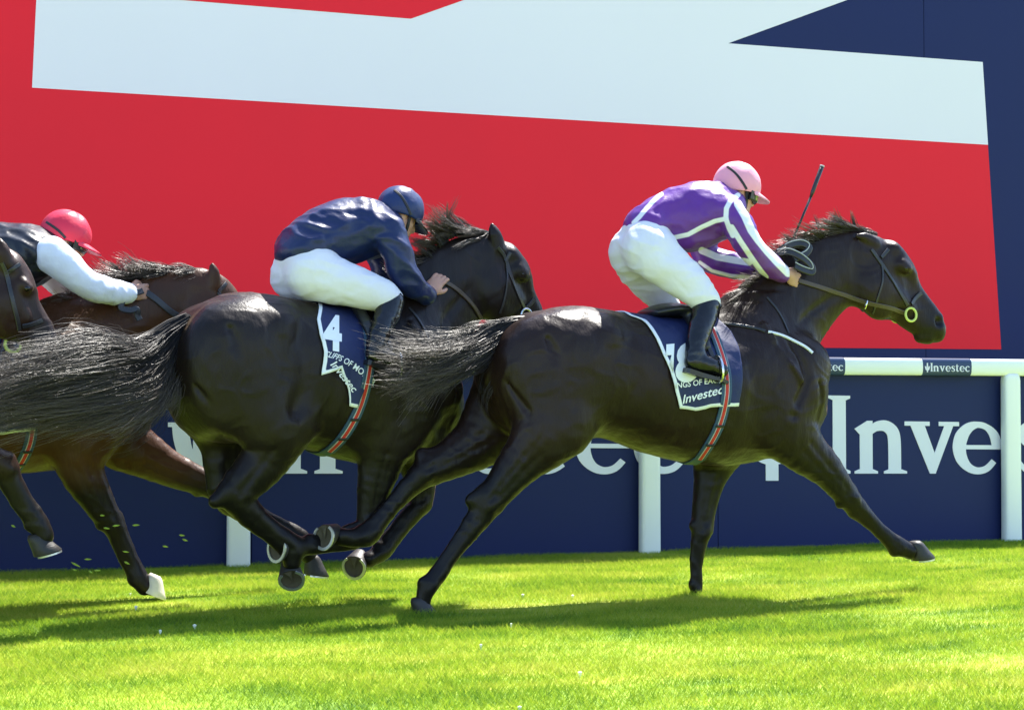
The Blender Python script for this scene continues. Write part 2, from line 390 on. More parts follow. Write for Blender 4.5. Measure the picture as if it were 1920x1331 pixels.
# ------------------------------------------------------------------ sculpting: signed distance fields -> one smooth mesh
def catmull(P, n):
    P = np.asarray(P, float); m = len(P); out = []
    for i in range(m-1):
        p0, p1, p2, p3 = P[max(i-1, 0)], P[i], P[i+1], P[min(i+2, m-1)]
        for t in np.arange(n)/n:
            out.append(0.5*((2*p1)+(-p0+p2)*t+(2*p0-5*p1+4*p2-p3)*t*t+(-p0+3*p1-3*p2+p3)*t**3))
    out.append(P[-1]); return np.array(out)
class SDF:
    def __init__(s, vox): s.vox = vox; s.ops = []
    # every op: (lo, hi, fn(x,y,z)->distance, k, mode)
    def tube(s, pts, k=0.03, sub=4, mode='add', infl=0.0):
        """pts rows (x,y,z,r,q): radius r in the body's plane, r*q sideways"""
        P = catmull(pts, sub); P[:, 3] = np.maximum(P[:, 3]+infl, 0.002)
        rm = np.maximum(P[:, 3], P[:, 3]*P[:, 4])
        lo = (P[:, :3]-rm[:, None]).min(0); hi = (P[:, :3]+rm[:, None]).max(0)
        def fn(x, y, z):
            D = None
            for i in range(len(P)-1):
                a, b = P[i], P[i+1]; d = b[:3]-a[:3]; L = d@d+1e-12
                t = np.clip(((x-a[0])*d[0]+(y-a[1])*d[1]+(z-a[2])*d[2])/L, 0, 1)
                q = a[4]+(b[4]-a[4])*t
                dd = np.sqrt((x-a[0]-d[0]*t)**2+((y-a[1]-d[1]*t)/q)**2+(z-a[2]-d[2]*t)**2)-(a[3]+(b[3]-a[3])*t)
                dd = dd*np.minimum(q, 1)
                D = dd if D is None else np.minimum(D, dd)
            return D
        s.ops.append((lo, hi, fn, k, mode))
    def ell(s, c, rad, k=0.03, rot=None, mode='add'):
        """ellipsoid; rot = 3x3 whose columns are its axes"""
        c = np.asarray(c, float); rad = np.asarray(rad, float); M = np.eye(3) if rot is None else np.asarray(rot)
        ext = np.sqrt(((M*rad)**2).sum(1))
        def fn(x, y, z):
            X, Y, Z = x-c[0], y-c[1], z-c[2]
            a = (X*M[0, 0]+Y*M[1, 0]+Z*M[2, 0])/rad[0]; b = (X*M[0, 1]+Y*M[1, 1]+Z*M[2, 1])/rad[1]; e = (X*M[0, 2]+Y*M[1, 2]+Z*M[2, 2])/rad[2]
            r = np.sqrt(a*a+b*b+e*e); g = np.sqrt((a/rad[0])**2+(b/rad[1])**2+(e/rad[2])**2)+1e-9
            return r*(r-1)/g
        s.ops.append((c-ext, c+ext, fn, k, mode))
    def loft(s, st, k=0.03, n=2.2):
        """trunk: rows (x, ztop, zbot, halfwidth), x rising"""
        st = np.asarray(st, float); C = catmull(st, 6)
        lo = np.array([C[0, 0], -C[:, 3].max(), C[:, 2].min()]); hi = np.array([C[-1, 0], C[:, 3].max(), C[:, 1].max()])
        def fn(x, y, z):
            xx = x.ravel(); zt = np.interp(xx, C[:, 0], C[:, 1]).reshape(x.shape); zb = np.interp(xx, C[:, 0], C[:, 2]).reshape(x.shape); b = np.interp(xx, C[:, 0], C[:, 3]).reshape(x.shape)
            zc = zb*0.46+zt*0.54
            a = np.where(z > zc, zt-zc, zc-zb)
            ex = np.maximum(np.maximum(C[0, 0]-x, x-C[-1, 0]), 0)
            f = np.clip((x-C[0, 0])/(C[-1, 0]-C[0, 0]), 0, 1); ne = np.where(z > zc, n-0.85*np.clip((f-0.52)/0.22, 0, 1), n)
            r = (np.abs((z-zc)/a)**ne+np.abs(y/b)**ne)**(1/ne)
            return np.sqrt(np.maximum((r-1)*np.minimum(a, b), 0)**2+ex**2)+np.minimum((r-1)*np.minimum(a, b), 0)
        s.ops.append((lo, hi, fn, k, 'add'))
    def ridge(s, pts, amp, sig, side=0, sub=4):
        """raises (amp>0) or grooves (amp<0) the surface along a line"""
        P = catmull(np.asarray(pts, float), sub); m = sig*2.6
        lo = P[:, :3].min(0)-m; hi = P[:, :3].max(0)+m
        def fn(x, y, z):
            D = None
            for i in range(len(P)-1):
                a, b = P[i], P[i+1]; d = b[:3]-a[:3]; L = d@d+1e-12
                t = np.clip(((x-a[0])*d[0]+(y-a[1])*d[1]+(z-a[2])*d[2])/L, 0, 1)
                dd = (x-a[0]-d[0]*t)**2+(y-a[1]-d[1]*t)**2+(z-a[2]-d[2]*t)**2
                D = dd if D is None else np.minimum(D, dd)
            return amp*np.exp(-D/(sig*sig))
        s.ops.append((lo, hi, fn, 0, 'disp'))
    def build(s, smooth=3):
        v = s.vox; solid = [o for o in s.ops if o[4] == 'add']
        lo = np.min([o[0] for o in solid], 0)-3*v-0.01; hi = np.max([o[1] for o in solid], 0)+3*v+0.01
        n = np.ceil((hi-lo)/v).astype(int)+1
        D = np.full(n, 0.25, np.float32)
        ax = [(lo[i]+v*np.arange(n[i])).astype(np.float32) for i in range(3)]
        for l, h, fn, k, mode in s.ops:
            pad = max(k, 0.0)+2*v if mode != 'disp' else 0
            i0 = np.clip(np.floor((l-pad-lo)/v).astype(int), 0, n-1); i1 = np.clip(np.ceil((h+pad-lo)/v).astype(int)+1, 1, n)
            if (i1 <= i0).any(): continue
            sl = tuple(slice(a, b) for a, b in zip(i0, i1))
            d = fn(ax[0][sl[0]][:, None, None], ax[1][sl[1]][None, :, None], ax[2][sl[2]][None, None, :]).astype(np.float32)
            d = np.broadcast_to(d, D[sl].shape)
            if mode == 'add':
                a = D[sl]
                if k > 0:
                    hh = np.maximum(k-np.abs(a-d), 0)/k; D[sl] = np.minimum(a, d)-hh*hh*(k*0.25)
                else: D[sl] = np.minimum(a, d)
            elif mode == 'sub':
                a = D[sl]; d = -d
                if k > 0:
                    hh = np.maximum(k-np.abs(a-d), 0)/k; D[sl] = np.maximum(a, d)+hh*hh*(k*0.25)
                else: D[sl] = np.maximum(a, d)
            else: D[sl] = D[sl]-d
        V, Q = surface_nets(D); V = V*v+lo
        return smooth_mesh(V, Q, smooth), Q
def surface_nets(D):
    S = D < 0
    nx, ny, nz = D.shape
    c = np.zeros((nx-1, ny-1, nz-1), np.uint8)
    for i in (0, 1):
        for j in (0, 1):
            for k in (0, 1): c += S[i:nx-1+i, j:ny-1+j, k:nz-1+k]
    act = (c > 0) & (c < 8); I, J, K = np.nonzero(act)
    idx = np.full(act.shape, -1, np.int32); idx[I, J, K] = np.arange(len(I))
    acc = np.zeros((len(I), 3), np.float32); cnt = np.zeros(len(I), np.float32)
    cor = [(i, j, k) for i in (0, 1) for j in (0, 1) for k in (0, 1)]
    val = {q: D[I+q[0], J+q[1], K+q[2]] for q in cor}
    for a in cor:
        for ax in range(3):
            if a[ax] == 1: continue
            b = list(a); b[ax] = 1; b = tuple(b); va, vb = val[a], val[b]
            m = (va < 0) != (vb < 0); t = np.where(m, va/np.where(m, va-vb, 1), 0)
            p = np.array(a, np.float32)[None].repeat(len(I), 0); p[:, ax] += t
            acc[m] += p[m]; cnt += m
    V = np.stack([I, J, K], 1)+acc/cnt[:, None]
    Q = []
    for ax in range(3):
        b, e = (ax+1) % 3, (ax+2) % 3
        s0 = [slice(1, -1)]*3; s1 = [slice(1, -1)]*3
        s0[ax] = slice(0, D.shape[ax]-1); s1[ax] = slice(1, D.shape[ax])
        A, B = S[tuple(s0)], S[tuple(s1)]
        for flip in (0, 1):
            m = (A & ~B) if not flip else (~A & B)
            p = np.array(np.nonzero(m)).T
            if not len(p): continue
            p[:, b] += 1; p[:, e] += 1
            q = []
            for db, de in ((-1, -1), (0, -1), (0, 0), (-1, 0)):
                r = p.copy(); r[:, b] += db; r[:, e] += de; q.append(idx[r[:, 0], r[:, 1], r[:, 2]])
            q = np.stack(q, 1); Q.append(q if not flip else q[:, ::-1])
    return V.astype(np.float32), np.concatenate(Q).astype(np.int32)
def smooth_mesh(V, Q, it):
    n = len(V); a = np.concatenate([Q[:, i] for i in range(4)]); b = np.concatenate([Q[:, (i+1) % 4] for i in range(4)])
    i = np.concatenate([a, b]); j = np.concatenate([b, a]); deg = np.bincount(i, minlength=n)[:, None].clip(1)
    for k in range(it):
        M = np.stack([np.bincount(i, V[j, c], n) for c in range(3)], 1)/deg
        V = V+(M-V)*0.5
    return V.astype(np.float32)
def vert_normals(V, Q):
    a = np.cross(V[Q[:, 2]]-V[Q[:, 0]], V[Q[:, 3]]-V[Q[:, 1]]); Nn = np.zeros_like(V)
    for i in range(4):
        for c in range(3): Nn[:, c] += np.bincount(Q[:, i], a[:, c], len(V))
    return Nn/(np.linalg.norm(Nn, axis=1)[:, None]+1e-12)

def vnoise(P, seed=0):
    """smooth value noise in 0..1 at points P (n,3)"""
    P = np.asarray(P, np.float64); I = np.floor(P).astype(np.int64); f = P-I; f = f*f*(3-2*f); out = 0
    for i in (0, 1):
        for j in (0, 1):
            for k in (0, 1):
                h = ((I[:, 0]+i)*73856093) ^ ((I[:, 1]+j)*19349663) ^ ((I[:, 2]+k)*83492791) ^ (seed*2654435761)
                h = (h ^ (h >> 13))*1274126177 & 0x7fffffff; h = (h ^ (h >> 16)) & 0xffff
                out = out+h/65535.0*np.where(i, f[:, 0], 1-f[:, 0])*np.where(j, f[:, 1], 1-f[:, 1])*np.where(k, f[:, 2], 1-f[:, 2])
    return out
def crease(P, seed):
    """sharp soft-sided folds, 0..1"""
    return (1-np.sqrt((2*vnoise(P, seed)-1)**2+0.01))**2
class Frame:
    """a horse's own frame: x along its run, y across (away from the camera is +), z up; pixels land on planes y=lat"""
    def __init__(s, X, Y, psi):
        s.o = np.array([X, Y, 0.0]); s.psi = psi
        s.f = np.array([math.cos(psi), math.sin(psi), 0]); s.n = np.array([-math.sin(psi), math.cos(psi), 0])
    def to_local(s, P):
        d = np.asarray(P, float)-s.o; return np.stack([d@s.f, d@s.n, d[..., 2]], -1)
    def to_world(s, L):
        L = np.asarray(L, float); return s.o+L[..., 0:1]*s.f+L[..., 1:2]*s.n+L[..., 2:3]*np.array([0, 0, 1.0])
    def px(s, u, v, lat=0.0):
        d = ray(u, v); t = ((s.o+s.n*lat-CAM)@s.n)/(d@s.n); return s.to_local(CAM+d*t)
    def mpp(s, u, v, lat=0.0):
        d = ray(u, v); t = ((s.o+s.n*lat-CAM)@s.n)/(d@s.n); return t/FPX
    def pt(s, u, v, lat, r, q=1.0):
        """pixel + sideways offset + radius in pixels -> tube row"""
        p = s.px(u, v, lat); return [p[0], p[1], p[2], r*s.mpp(u, v, lat), q]
    def pts(s, rows): return [s.pt(*r) for r in rows]
    def proj(s, L): return project(s.to_world(L))
    def cast(s, u, v, bvh):
        """where the sight line through a pixel meets a mesh (local co-ordinates)"""
        o = s.to_local(CAM); d = s.to_local(CAM+ray(u, v))-o
        h = bvh.ray_cast(Vector(o), Vector(d).normalized())
        return (np.array(h[0]), np.array(h[1])) if h[0] is not None else (None, None)
def make_bvh(V, Q): return BVHTree.FromPolygons([tuple(p) for p in V.tolist()], Q.tolist())
def resample(P, step):
    P = np.asarray(P, float); d = np.r_[0, np.cumsum(np.linalg.norm(np.diff(P[:, :3], axis=0), axis=1))]
    n = max(2, int(d[-1]/step)+1); t = np.linspace(0, d[-1], n)
    return np.stack([np.interp(t, d, P[:, c]) for c in range(P.shape[1])], 1)
def ribbon(P, Nn, width, thick=0.004, mb=None, lift=0.0):
    """a strap lying on a surface: P points, Nn outward normals"""
    mb = mb or MB(); P = np.asarray(P, float); Nn = np.asarray(Nn, float); m = len(P)
    T = np.gradient(P, axis=0); T /= np.linalg.norm(T, axis=1)[:, None]+1e-9
    W = np.cross(Nn, T); W /= np.linalg.norm(W, axis=1)[:, None]+1e-9
    wd = np.full(m, width) if np.isscalar(width) else np.asarray(width)
    V = []
    for i in range(m):
        n_ = Nn[i]; b = P[i]+n_*lift; h = W[i]*wd[i]/2
        V += [b-h-n_*0.003, b+h-n_*0.003, b+h+n_*thick*0.7, b+h*0.75+n_*thick, b-h*0.75+n_*thick, b-h+n_*thick*0.7]
    F_ = [[i*6+k, i*6+(k+1) % 6, (i+1)*6+(k+1) % 6, (i+1)*6+k] for i in range(m-1) for k in range(6)]
    F_ += [[5, 4, 3, 2, 1, 0], [(m-1)*6+k for k in range(6)]]
    mb.add(V, F_); return mb
def strap_px(fr, bvh, pix, width, thick=0.004, mb=None, step=0.012, lift=0.0, mirror=True, near=True):
    """strap along pixels on the near side of a body, and its mirror image on the far side"""
    P = []; Nn = []
    for u, v in resample(catmull(np.array(pix, float), 6), 3.0):
        h, n_ = fr.cast(u, v, bvh)
        if h is not None and (not P or np.linalg.norm(h-P[-1]) < 0.08): P.append(h); Nn.append(n_)
    if len(P) < 2: return mb or MB()
    A = np.concatenate([np.array(P), np.array(Nn)], 1); A = resample(A, step)
    k = np.ones(5)/5
    if len(A) > 6:
        B = np.pad(A, ((2, 2), (0, 0)), 'edge'); A = np.stack([np.convolve(B[:, c], k, 'valid') for c in range(6)], 1)
    P, Nn = A[:, :3], A[:, 3:]/(np.linalg.norm(A[:, 3:], axis=1)[:, None]+1e-9)
    mb = mb or MB()
    if near: ribbon(P, Nn, width, thick, mb, lift)
    if mirror:
        Pm, Nm = [], []
        for p in P:
            h = bvh.find_nearest(Vector((p[0], -p[1], p[2])))
            Pm.append(np.array(h[0])); Nm.append(np.array(h[1]))
        ribbon(np.array(Pm), np.array(Nm), width, thick, mb, lift)
    return mb
def hair(strands, rad=0.0018, tip=0.25):
    """strands (n, m, 3) -> three-sided tapering hairs, one mesh"""
    S = np.asarray(strands, np.float32); n, m, _ = S.shape
    T = np.gradient(S, axis=1); T /= np.linalg.norm(T, axis=2)[..., None]+1e-9
    rnd = np.random.default_rng(5).normal(size=(n, 1, 3)); A = np.cross(T, rnd); A /= np.linalg.norm(A, axis=2)[..., None]+1e-9; B = np.cross(T, A)
    r = (np.asarray(rad).reshape(-1, 1)*np.linspace(1, tip, m)[None])[..., None]
    V = np.stack([S+r*(A*math.cos(q)+B*math.sin(q)) for q in (0, 2.094, 4.189)], 2).reshape(-1, 3)
    i = np.arange(n)[:, None, None]*m*3+np.arange(m-1)[None, :, None]*3
    Fq = []
    for k in range(3):
        k2 = (k+1) % 3; Fq.append(np.stack([i+k, i+k2, i+3+k2, i+3+k], -1).reshape(-1, 4))
    return V, np.concatenate(Fq).astype(np.int32)
def guided_hair(guides, n, m=12, jit=0.012, curl=0.01, seed=1, spread=None):
    """hairs that follow a blend of neighbouring guide curves; guides (g, k, 3), each already local"""
    rng = np.random.default_rng(seed); G = np.array([resample(catmull(g, 5), 1e-9+np.linalg.norm(np.diff(np.array(g), axis=0), axis=1).sum()/60.0)[:58] for g in guides])
    g, k, _ = G.shape; out = []
    tt = np.linspace(0, 1, m); per = 24
    for i in range(n):
        if i % per == 0:
            a0 = rng.uniform(0, g-1.001) if g > 1 else 0; LL = rng.uniform(0.55, 1.05); loff = rng.normal(0, jit, 3); lph = rng.uniform(0, 6.28, 3); lfq = rng.uniform(2, 7); lcu = rng.uniform(0.3, 1.6)*curl
        a = min(max(a0+rng.normal(0, 0.22), 0), g-1.001) if g > 1 else 0; i0 = int(a); f = a-i0
        c = G[i0]*(1-f)+G[min(i0+1, g-1)]*f
        L = LL*rng.uniform(0.75, 1.02) if rng.random() < 0.93 else rng.uniform(0.8, 1.12); L = min(L, 1.0); off = loff+rng.normal(0, jit*0.45, 3)
        x = tt*L*(k-1); P = np.stack([np.interp(x, np.arange(k), c[:, d]) for d in range(3)], 1)
        ph = rng.uniform(0, 6.28, 3); fq = rng.uniform(3, 9)
        wv = np.stack([np.sin(tt*fq+ph[d])-np.sin(ph[d]) for d in range(3)], 1)*curl*0.35+np.stack([np.sin(tt*lfq+lph[d])-np.sin(lph[d]) for d in range(3)], 1)*lcu
        fan = (0.35+0.65*tt*(1 if spread is None else spread))[:, None]
        out.append(P+off*fan+wv*tt[:, None])
    return np.array(out)
# ------------------------------------------------------------------ horses
def coat_mat(name, brown, black, rough=0.40):
    m, t, b = nodes(name)
    tc = N(t, 'ShaderNodeTexCoord'); at = N(t, 'ShaderNodeAttribute', attribute_name='points')
    n1 = N(t, 'ShaderNodeTexNoise'); n1.inputs['Scale'].default_value = 3.2; n1.inputs['Detail'].default_value = 5
    t.links.new(tc.outputs['Object'], n1.inputs['Vector'])
    c1 = N(t, 'ShaderNodeMix', data_type='RGBA'); t.links.new(n1.outputs['Fac'], c1.inputs[0])
    c1.inputs[6].default_value = (*[c*0.35 for c in brown], 1); c1.inputs[7].default_value = (*[c*1.9 for c in brown], 1)
    c2 = N(t, 'ShaderNodeMix', data_type='RGBA'); t.links.new(at.outputs['Fac'], c2.inputs[0])
    t.links.new(c1.outputs[2], c2.inputs[6]); c2.inputs[7].default_value = (*black, 1)
    t.links.new(c2.outputs[2], b.inputs['Base Color'])
    b.inputs['Specular IOR Level'].default_value = 0.22
    mp = N(t, 'ShaderNodeMapping'); mp.inputs['Scale'].default_value = (1, 1, 0.25); t.links.new(tc.outputs['Object'], mp.inputs[0])
    n2 = N(t, 'ShaderNodeTexNoise'); n2.inputs['Scale'].default_value = 110; n2.inputs['Detail'].default_value = 3
    n3 = N(t, 'ShaderNodeTexNoise'); n3.inputs['Scale'].default_value = 24; n3.inputs['Detail'].default_value = 4
    for n in (n2, n3): t.links.new(mp.outputs[0], n.inputs['Vector'])
    mr = N(t, 'ShaderNodeMapRange'); mr.inputs[3].default_value = rough-0.13; mr.inputs[4].default_value = rough+0.10
    t.links.new(n3.outputs['Fac'], mr.inputs[0]); t.links.new(mr.outputs[0], b.inputs['Roughness'])
    b1 = N(t, 'ShaderNodeBump'); b1.inputs['Strength'].default_value = 0.4; b1.inputs['Distance'].default_value = 0.003; t.links.new(n2.outputs['Fac'], b1.inputs['Height'])
    b2 = N(t, 'ShaderNodeBump'); b2.inputs['Strength'].default_value = 0.5; b2.inputs['Distance'].default_value = 0.008
    t.links.new(n3.outputs['Fac'], b2.inputs['Height']); t.links.new(b1.outputs[0], b2.inputs['Normal']); t.links.new(b2.outputs[0], b.inputs['Normal'])
    b.inputs['Sheen Weight'].default_value = 0.10; b.inputs['Sheen Roughness'].default_value = 0.2; b.inputs['Sheen Tint'].default_value = (1.0, 0.72, 0.5, 1)
    return m
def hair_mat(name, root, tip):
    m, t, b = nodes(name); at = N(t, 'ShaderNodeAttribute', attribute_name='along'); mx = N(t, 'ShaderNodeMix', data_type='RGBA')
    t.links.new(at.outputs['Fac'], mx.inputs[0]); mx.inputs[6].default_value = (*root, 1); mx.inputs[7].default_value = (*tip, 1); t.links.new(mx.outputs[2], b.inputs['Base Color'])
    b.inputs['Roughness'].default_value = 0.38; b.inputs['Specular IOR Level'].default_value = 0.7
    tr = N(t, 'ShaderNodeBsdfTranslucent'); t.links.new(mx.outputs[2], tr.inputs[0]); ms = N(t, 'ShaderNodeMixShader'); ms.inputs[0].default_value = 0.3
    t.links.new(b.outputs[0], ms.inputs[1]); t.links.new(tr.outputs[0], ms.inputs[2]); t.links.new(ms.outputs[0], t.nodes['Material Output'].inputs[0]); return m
m_hair = hair_mat('horse hair black', (0.010, 0.008, 0.007), (0.05, 0.038, 0.03))
m_hair_lit = hair_mat('horse hair, sun-bleached ends', (0.010, 0.008, 0.007), (0.19, 0.148, 0.118))  # paler ends paint in the backlight on manes and tails
m_hoof = mat('hoof horn', (0.026, 0.023, 0.021), 0.5, 0.4, noise=(40, 0.4), bump=(60, 0.15, (1, 1, 4)))
m_hoofw = mat('pale hoof horn', (0.62, 0.55, 0.45), 0.5, 0.5, noise=(30, 0.2))
m_sole = mat('hoof sole', (0.085, 0.07, 0.045), 0.8, 0.2, noise=(40, 0.5))
m_shoe = mat('aluminium racing plate', (0.55, 0.55, 0.53), 0.35, 0.5, metal=0.85)
m_eye = mat('horse eye', (0.006, 0.004, 0.004), 0.12, 0.4)
m_lea = mat('black leather strap', (0.018, 0.017, 0.018), 0.36, 0.5, noise=(60, 0.3))
m_leab = mat('brown leather rein', (0.055, 0.035, 0.022), 0.45, 0.5, noise=(60, 0.3))
m_steel = mat('steel fitting', (0.75, 0.75, 0.73), 0.2, 0.5, metal=1.0)
m_bitw = mat('pale rubber bit ring', (0.56, 0.62, 0.16), 0.4, 0.4)
m_wstrap = mat('white fleece strap', (0.72, 0.74, 0.76), 0.7, 0.3, noise=(50, 0.08))
def orth(n, t):
    n = np.asarray(n, float); n /= np.linalg.norm(n); t = np.asarray(t, float); t = t-n*(t@n); t /= np.linalg.norm(t); return n, t, np.cross(n, t)
def hoof(parent, c, n, t, pale=False, shoe=True, s=1.0):
    """c sole centre, n sole normal (outwards), t towards the toe"""
    n, t, b = orth(n, t); c = np.asarray(c)
    def ring(cen, rt, rb, heel): return [cen+t*(rt*math.cos(a) if math.cos(a) > 0 else heel*math.cos(a))*s+b*rb*math.sin(a)*s for a in np.linspace(0, 2*math.pi, 21)[:-1]]
    prof = [(c+n*0.0*s, 0.068, 0.060, 0.050), (c-n*0.004*s, 0.070, 0.062, 0.052), (c-n*0.03*s-t*0.008*s, 0.058, 0.053, 0.046), (c-n*0.062*s-t*0.018*s, 0.046, 0.044, 0.040), (c-n*0.080*s-t*0.024*s, 0.040, 0.039, 0.036), (c-n*0.095*s-t*0.028*s, 0.026, 0.028, 0.026)]
    mb = MB(); V = []; m = 20
    for p in prof: V += ring(*p)
    F_ = [[i*m+k, i*m+(k+1) % m, (i+1)*m+(k+1) % m, (i+1)*m+k] for i in range(len(prof)-1) for k in range(m)]+[[(len(prof)-1)*m+k for k in range(m)]]
    mb.add(V, F_)
    h = mb.build('hoof', m_hoofw if pale else m_hoof, parent, smooth=True)
    # hollow sole with the frog
    ms = MB(); V = ring(c, 0.067, 0.059, 0.049)+ring(c-n*0.007*s, 0.040, 0.034, 0.030)+[c-n*0.012*s]
    ms.add(V, [[k, (k+1) % m, m+(k+1) % m, m+k] for k in range(m)]+[[m+k, m+(k+1) % m, 2*m] for k in range(m)])
    ms.add([c-t*0.045*s+b*0.018*s+n*0.002, c-t*0.045*s-b*0.018*s+n*0.002, c+t*0.02*s-n*0.001, c-t*0.02*s+n*0.006], [[0, 1, 3], [1, 2, 3], [2, 0, 3]])
    ms.build('sole', m_sole, h, smooth=False)
    if shoe:
        mh = MB(); V = []; an = np.linspace(-2.5, 2.5, 23)
        for a in an:
            ca, sa = math.cos(a), math.sin(a)
            for rr, hh in ((1.0, 0.001), (1.0, 0.008), (0.80, 0.008), (0.80, 0.001)):
                V.append(c+t*((0.068 if ca > 0 else 0.05)*ca*rr)*s+b*0.060*sa*rr*s+n*hh*s)
        k = len(an); mh.add(V, [[i*4+q, i*4+(q+1) % 4, (i+1)*4+(q+1) % 4, (i+1)*4+q] for i in range(k-1) for q in range(4)]+[[3, 2, 1, 0], [(k-1)*4+q for q in range(4)]])
        mh.build('horseshoe', m_shoe, h)
    return h
def ball(c, r, n=10):
    V = []; F_ = []
    for i in range(n+1):
        th = math.pi*i/n
        for k in range(2*n): V.append((c[0]+r*math.sin(th)*math.cos(math.pi*k/n), c[1]+r*math.sin(th)*math.sin(math.pi*k/n), c[2]+r*math.cos(th)))
    m = 2*n
    for i in range(n):
        for k in range(m): F_.append([i*m+k, i*m+(k+1) % m, (i+1)*m+(k+1) % m, (i+1)*m+k])
    return V, F_
GK = 2.2
def leg_detail(S, leg, hindleg):
    """tendons, bony joints and fetlock on a leg given as tube rows"""
    P = np.array(leg); n = len(P)
    r = P[:, 3]; ft = n-3                                       # fetlock, by position
    j = 4                                                       # knee or hock
    d = P[ft, :3]-P[j, :3]; L_ = np.linalg.norm(d); d /= L_
    back = np.array([d[2], 0, -d[0]]); 
    if back[0] > 0: back = -back                                # the flexor side
    k0 = P[j+1, :3]; k1 = P[ft, :3]
    # flexor tendon standing clear behind the cannon bone, with a groove between
    S.tube([[*(k0+back*r[j+1]*0.65), r[j+1]*0.5, .9], [*(0.5*(k0+k1)+back*r[ft-2]*0.75), r[ft-2]*0.42, .9], [*(k1+back*r[ft]*0.6), r[ft]*0.5, .9]], 0.008)
    for s in (-1, 1):
        y = np.array([0, s, 0])
        S.ridge([list(k0+back*r[j+1]*0.3+y*r[j+1]*P[j+1, 4]), list(0.5*(k0+k1)+back*r[ft-2]*0.45+y*r[ft-2]*P[ft-2, 4]), list(k1+back*r[ft]*0.2+y*r[ft]*P[ft, 4])], -0.006, 0.009)
        # joint: bony knobs either side
        S.ell(P[j, :3]+y*r[j]*P[j, 4]*0.72-d*0.012, (0.024, 0.014, 0.026), 0.02)
        S.ell(P[j, :3]+y*r[j]*P[j, 4]*0.70+d*0.030-back*0.010, (0.018, 0.012, 0.020), 0.02)
        S.ridge([list(P[j, :3]+y*r[j]*1.0*P[j, 4]+back*0.012-d*0.03), list(P[j, :3]+y*r[j]*P[j, 4]+back*0.014+d*0.01)], -0.006, 0.011)
        # long muscle bellies of the forearm or gaskin
        q0, q1 = P[2, :3], P[j, :3]
        S.ridge([list(q0+y*r[2]*P[2, 4]-back*0.02), list(0.5*(q0+q1)+y*r[3]*P[3, 4]-back*0.012), list(q1-d*0.02+y*r[j]*P[j, 4]-back*0.006)], -0.008, 0.013)
        S.ridge([list(q0+y*r[2]*P[2, 4]+back*0.035), list(0.6*q0+0.4*q1+y*r[3]*P[3, 4]+back*0.03), list(q1+y*r[j]*P[j, 4]*0.9+back*0.02)], -0.007, 0.012)
    S.ell(P[ft, :3]+back*r[ft]*0.75+d*0.004, (0.022, 0.020, 0.024), 0.02)     # sesamoids / ergot
    S.ell(P[j, :3]-back*r[j]*0.55, (0.026, 0.024, 0.030), 0.025)
    if not hindleg: S.ell(P[j, :3]+back*r[j]*0.95-d*0.010, (0.018, 0.014, 0.022), 0.02)
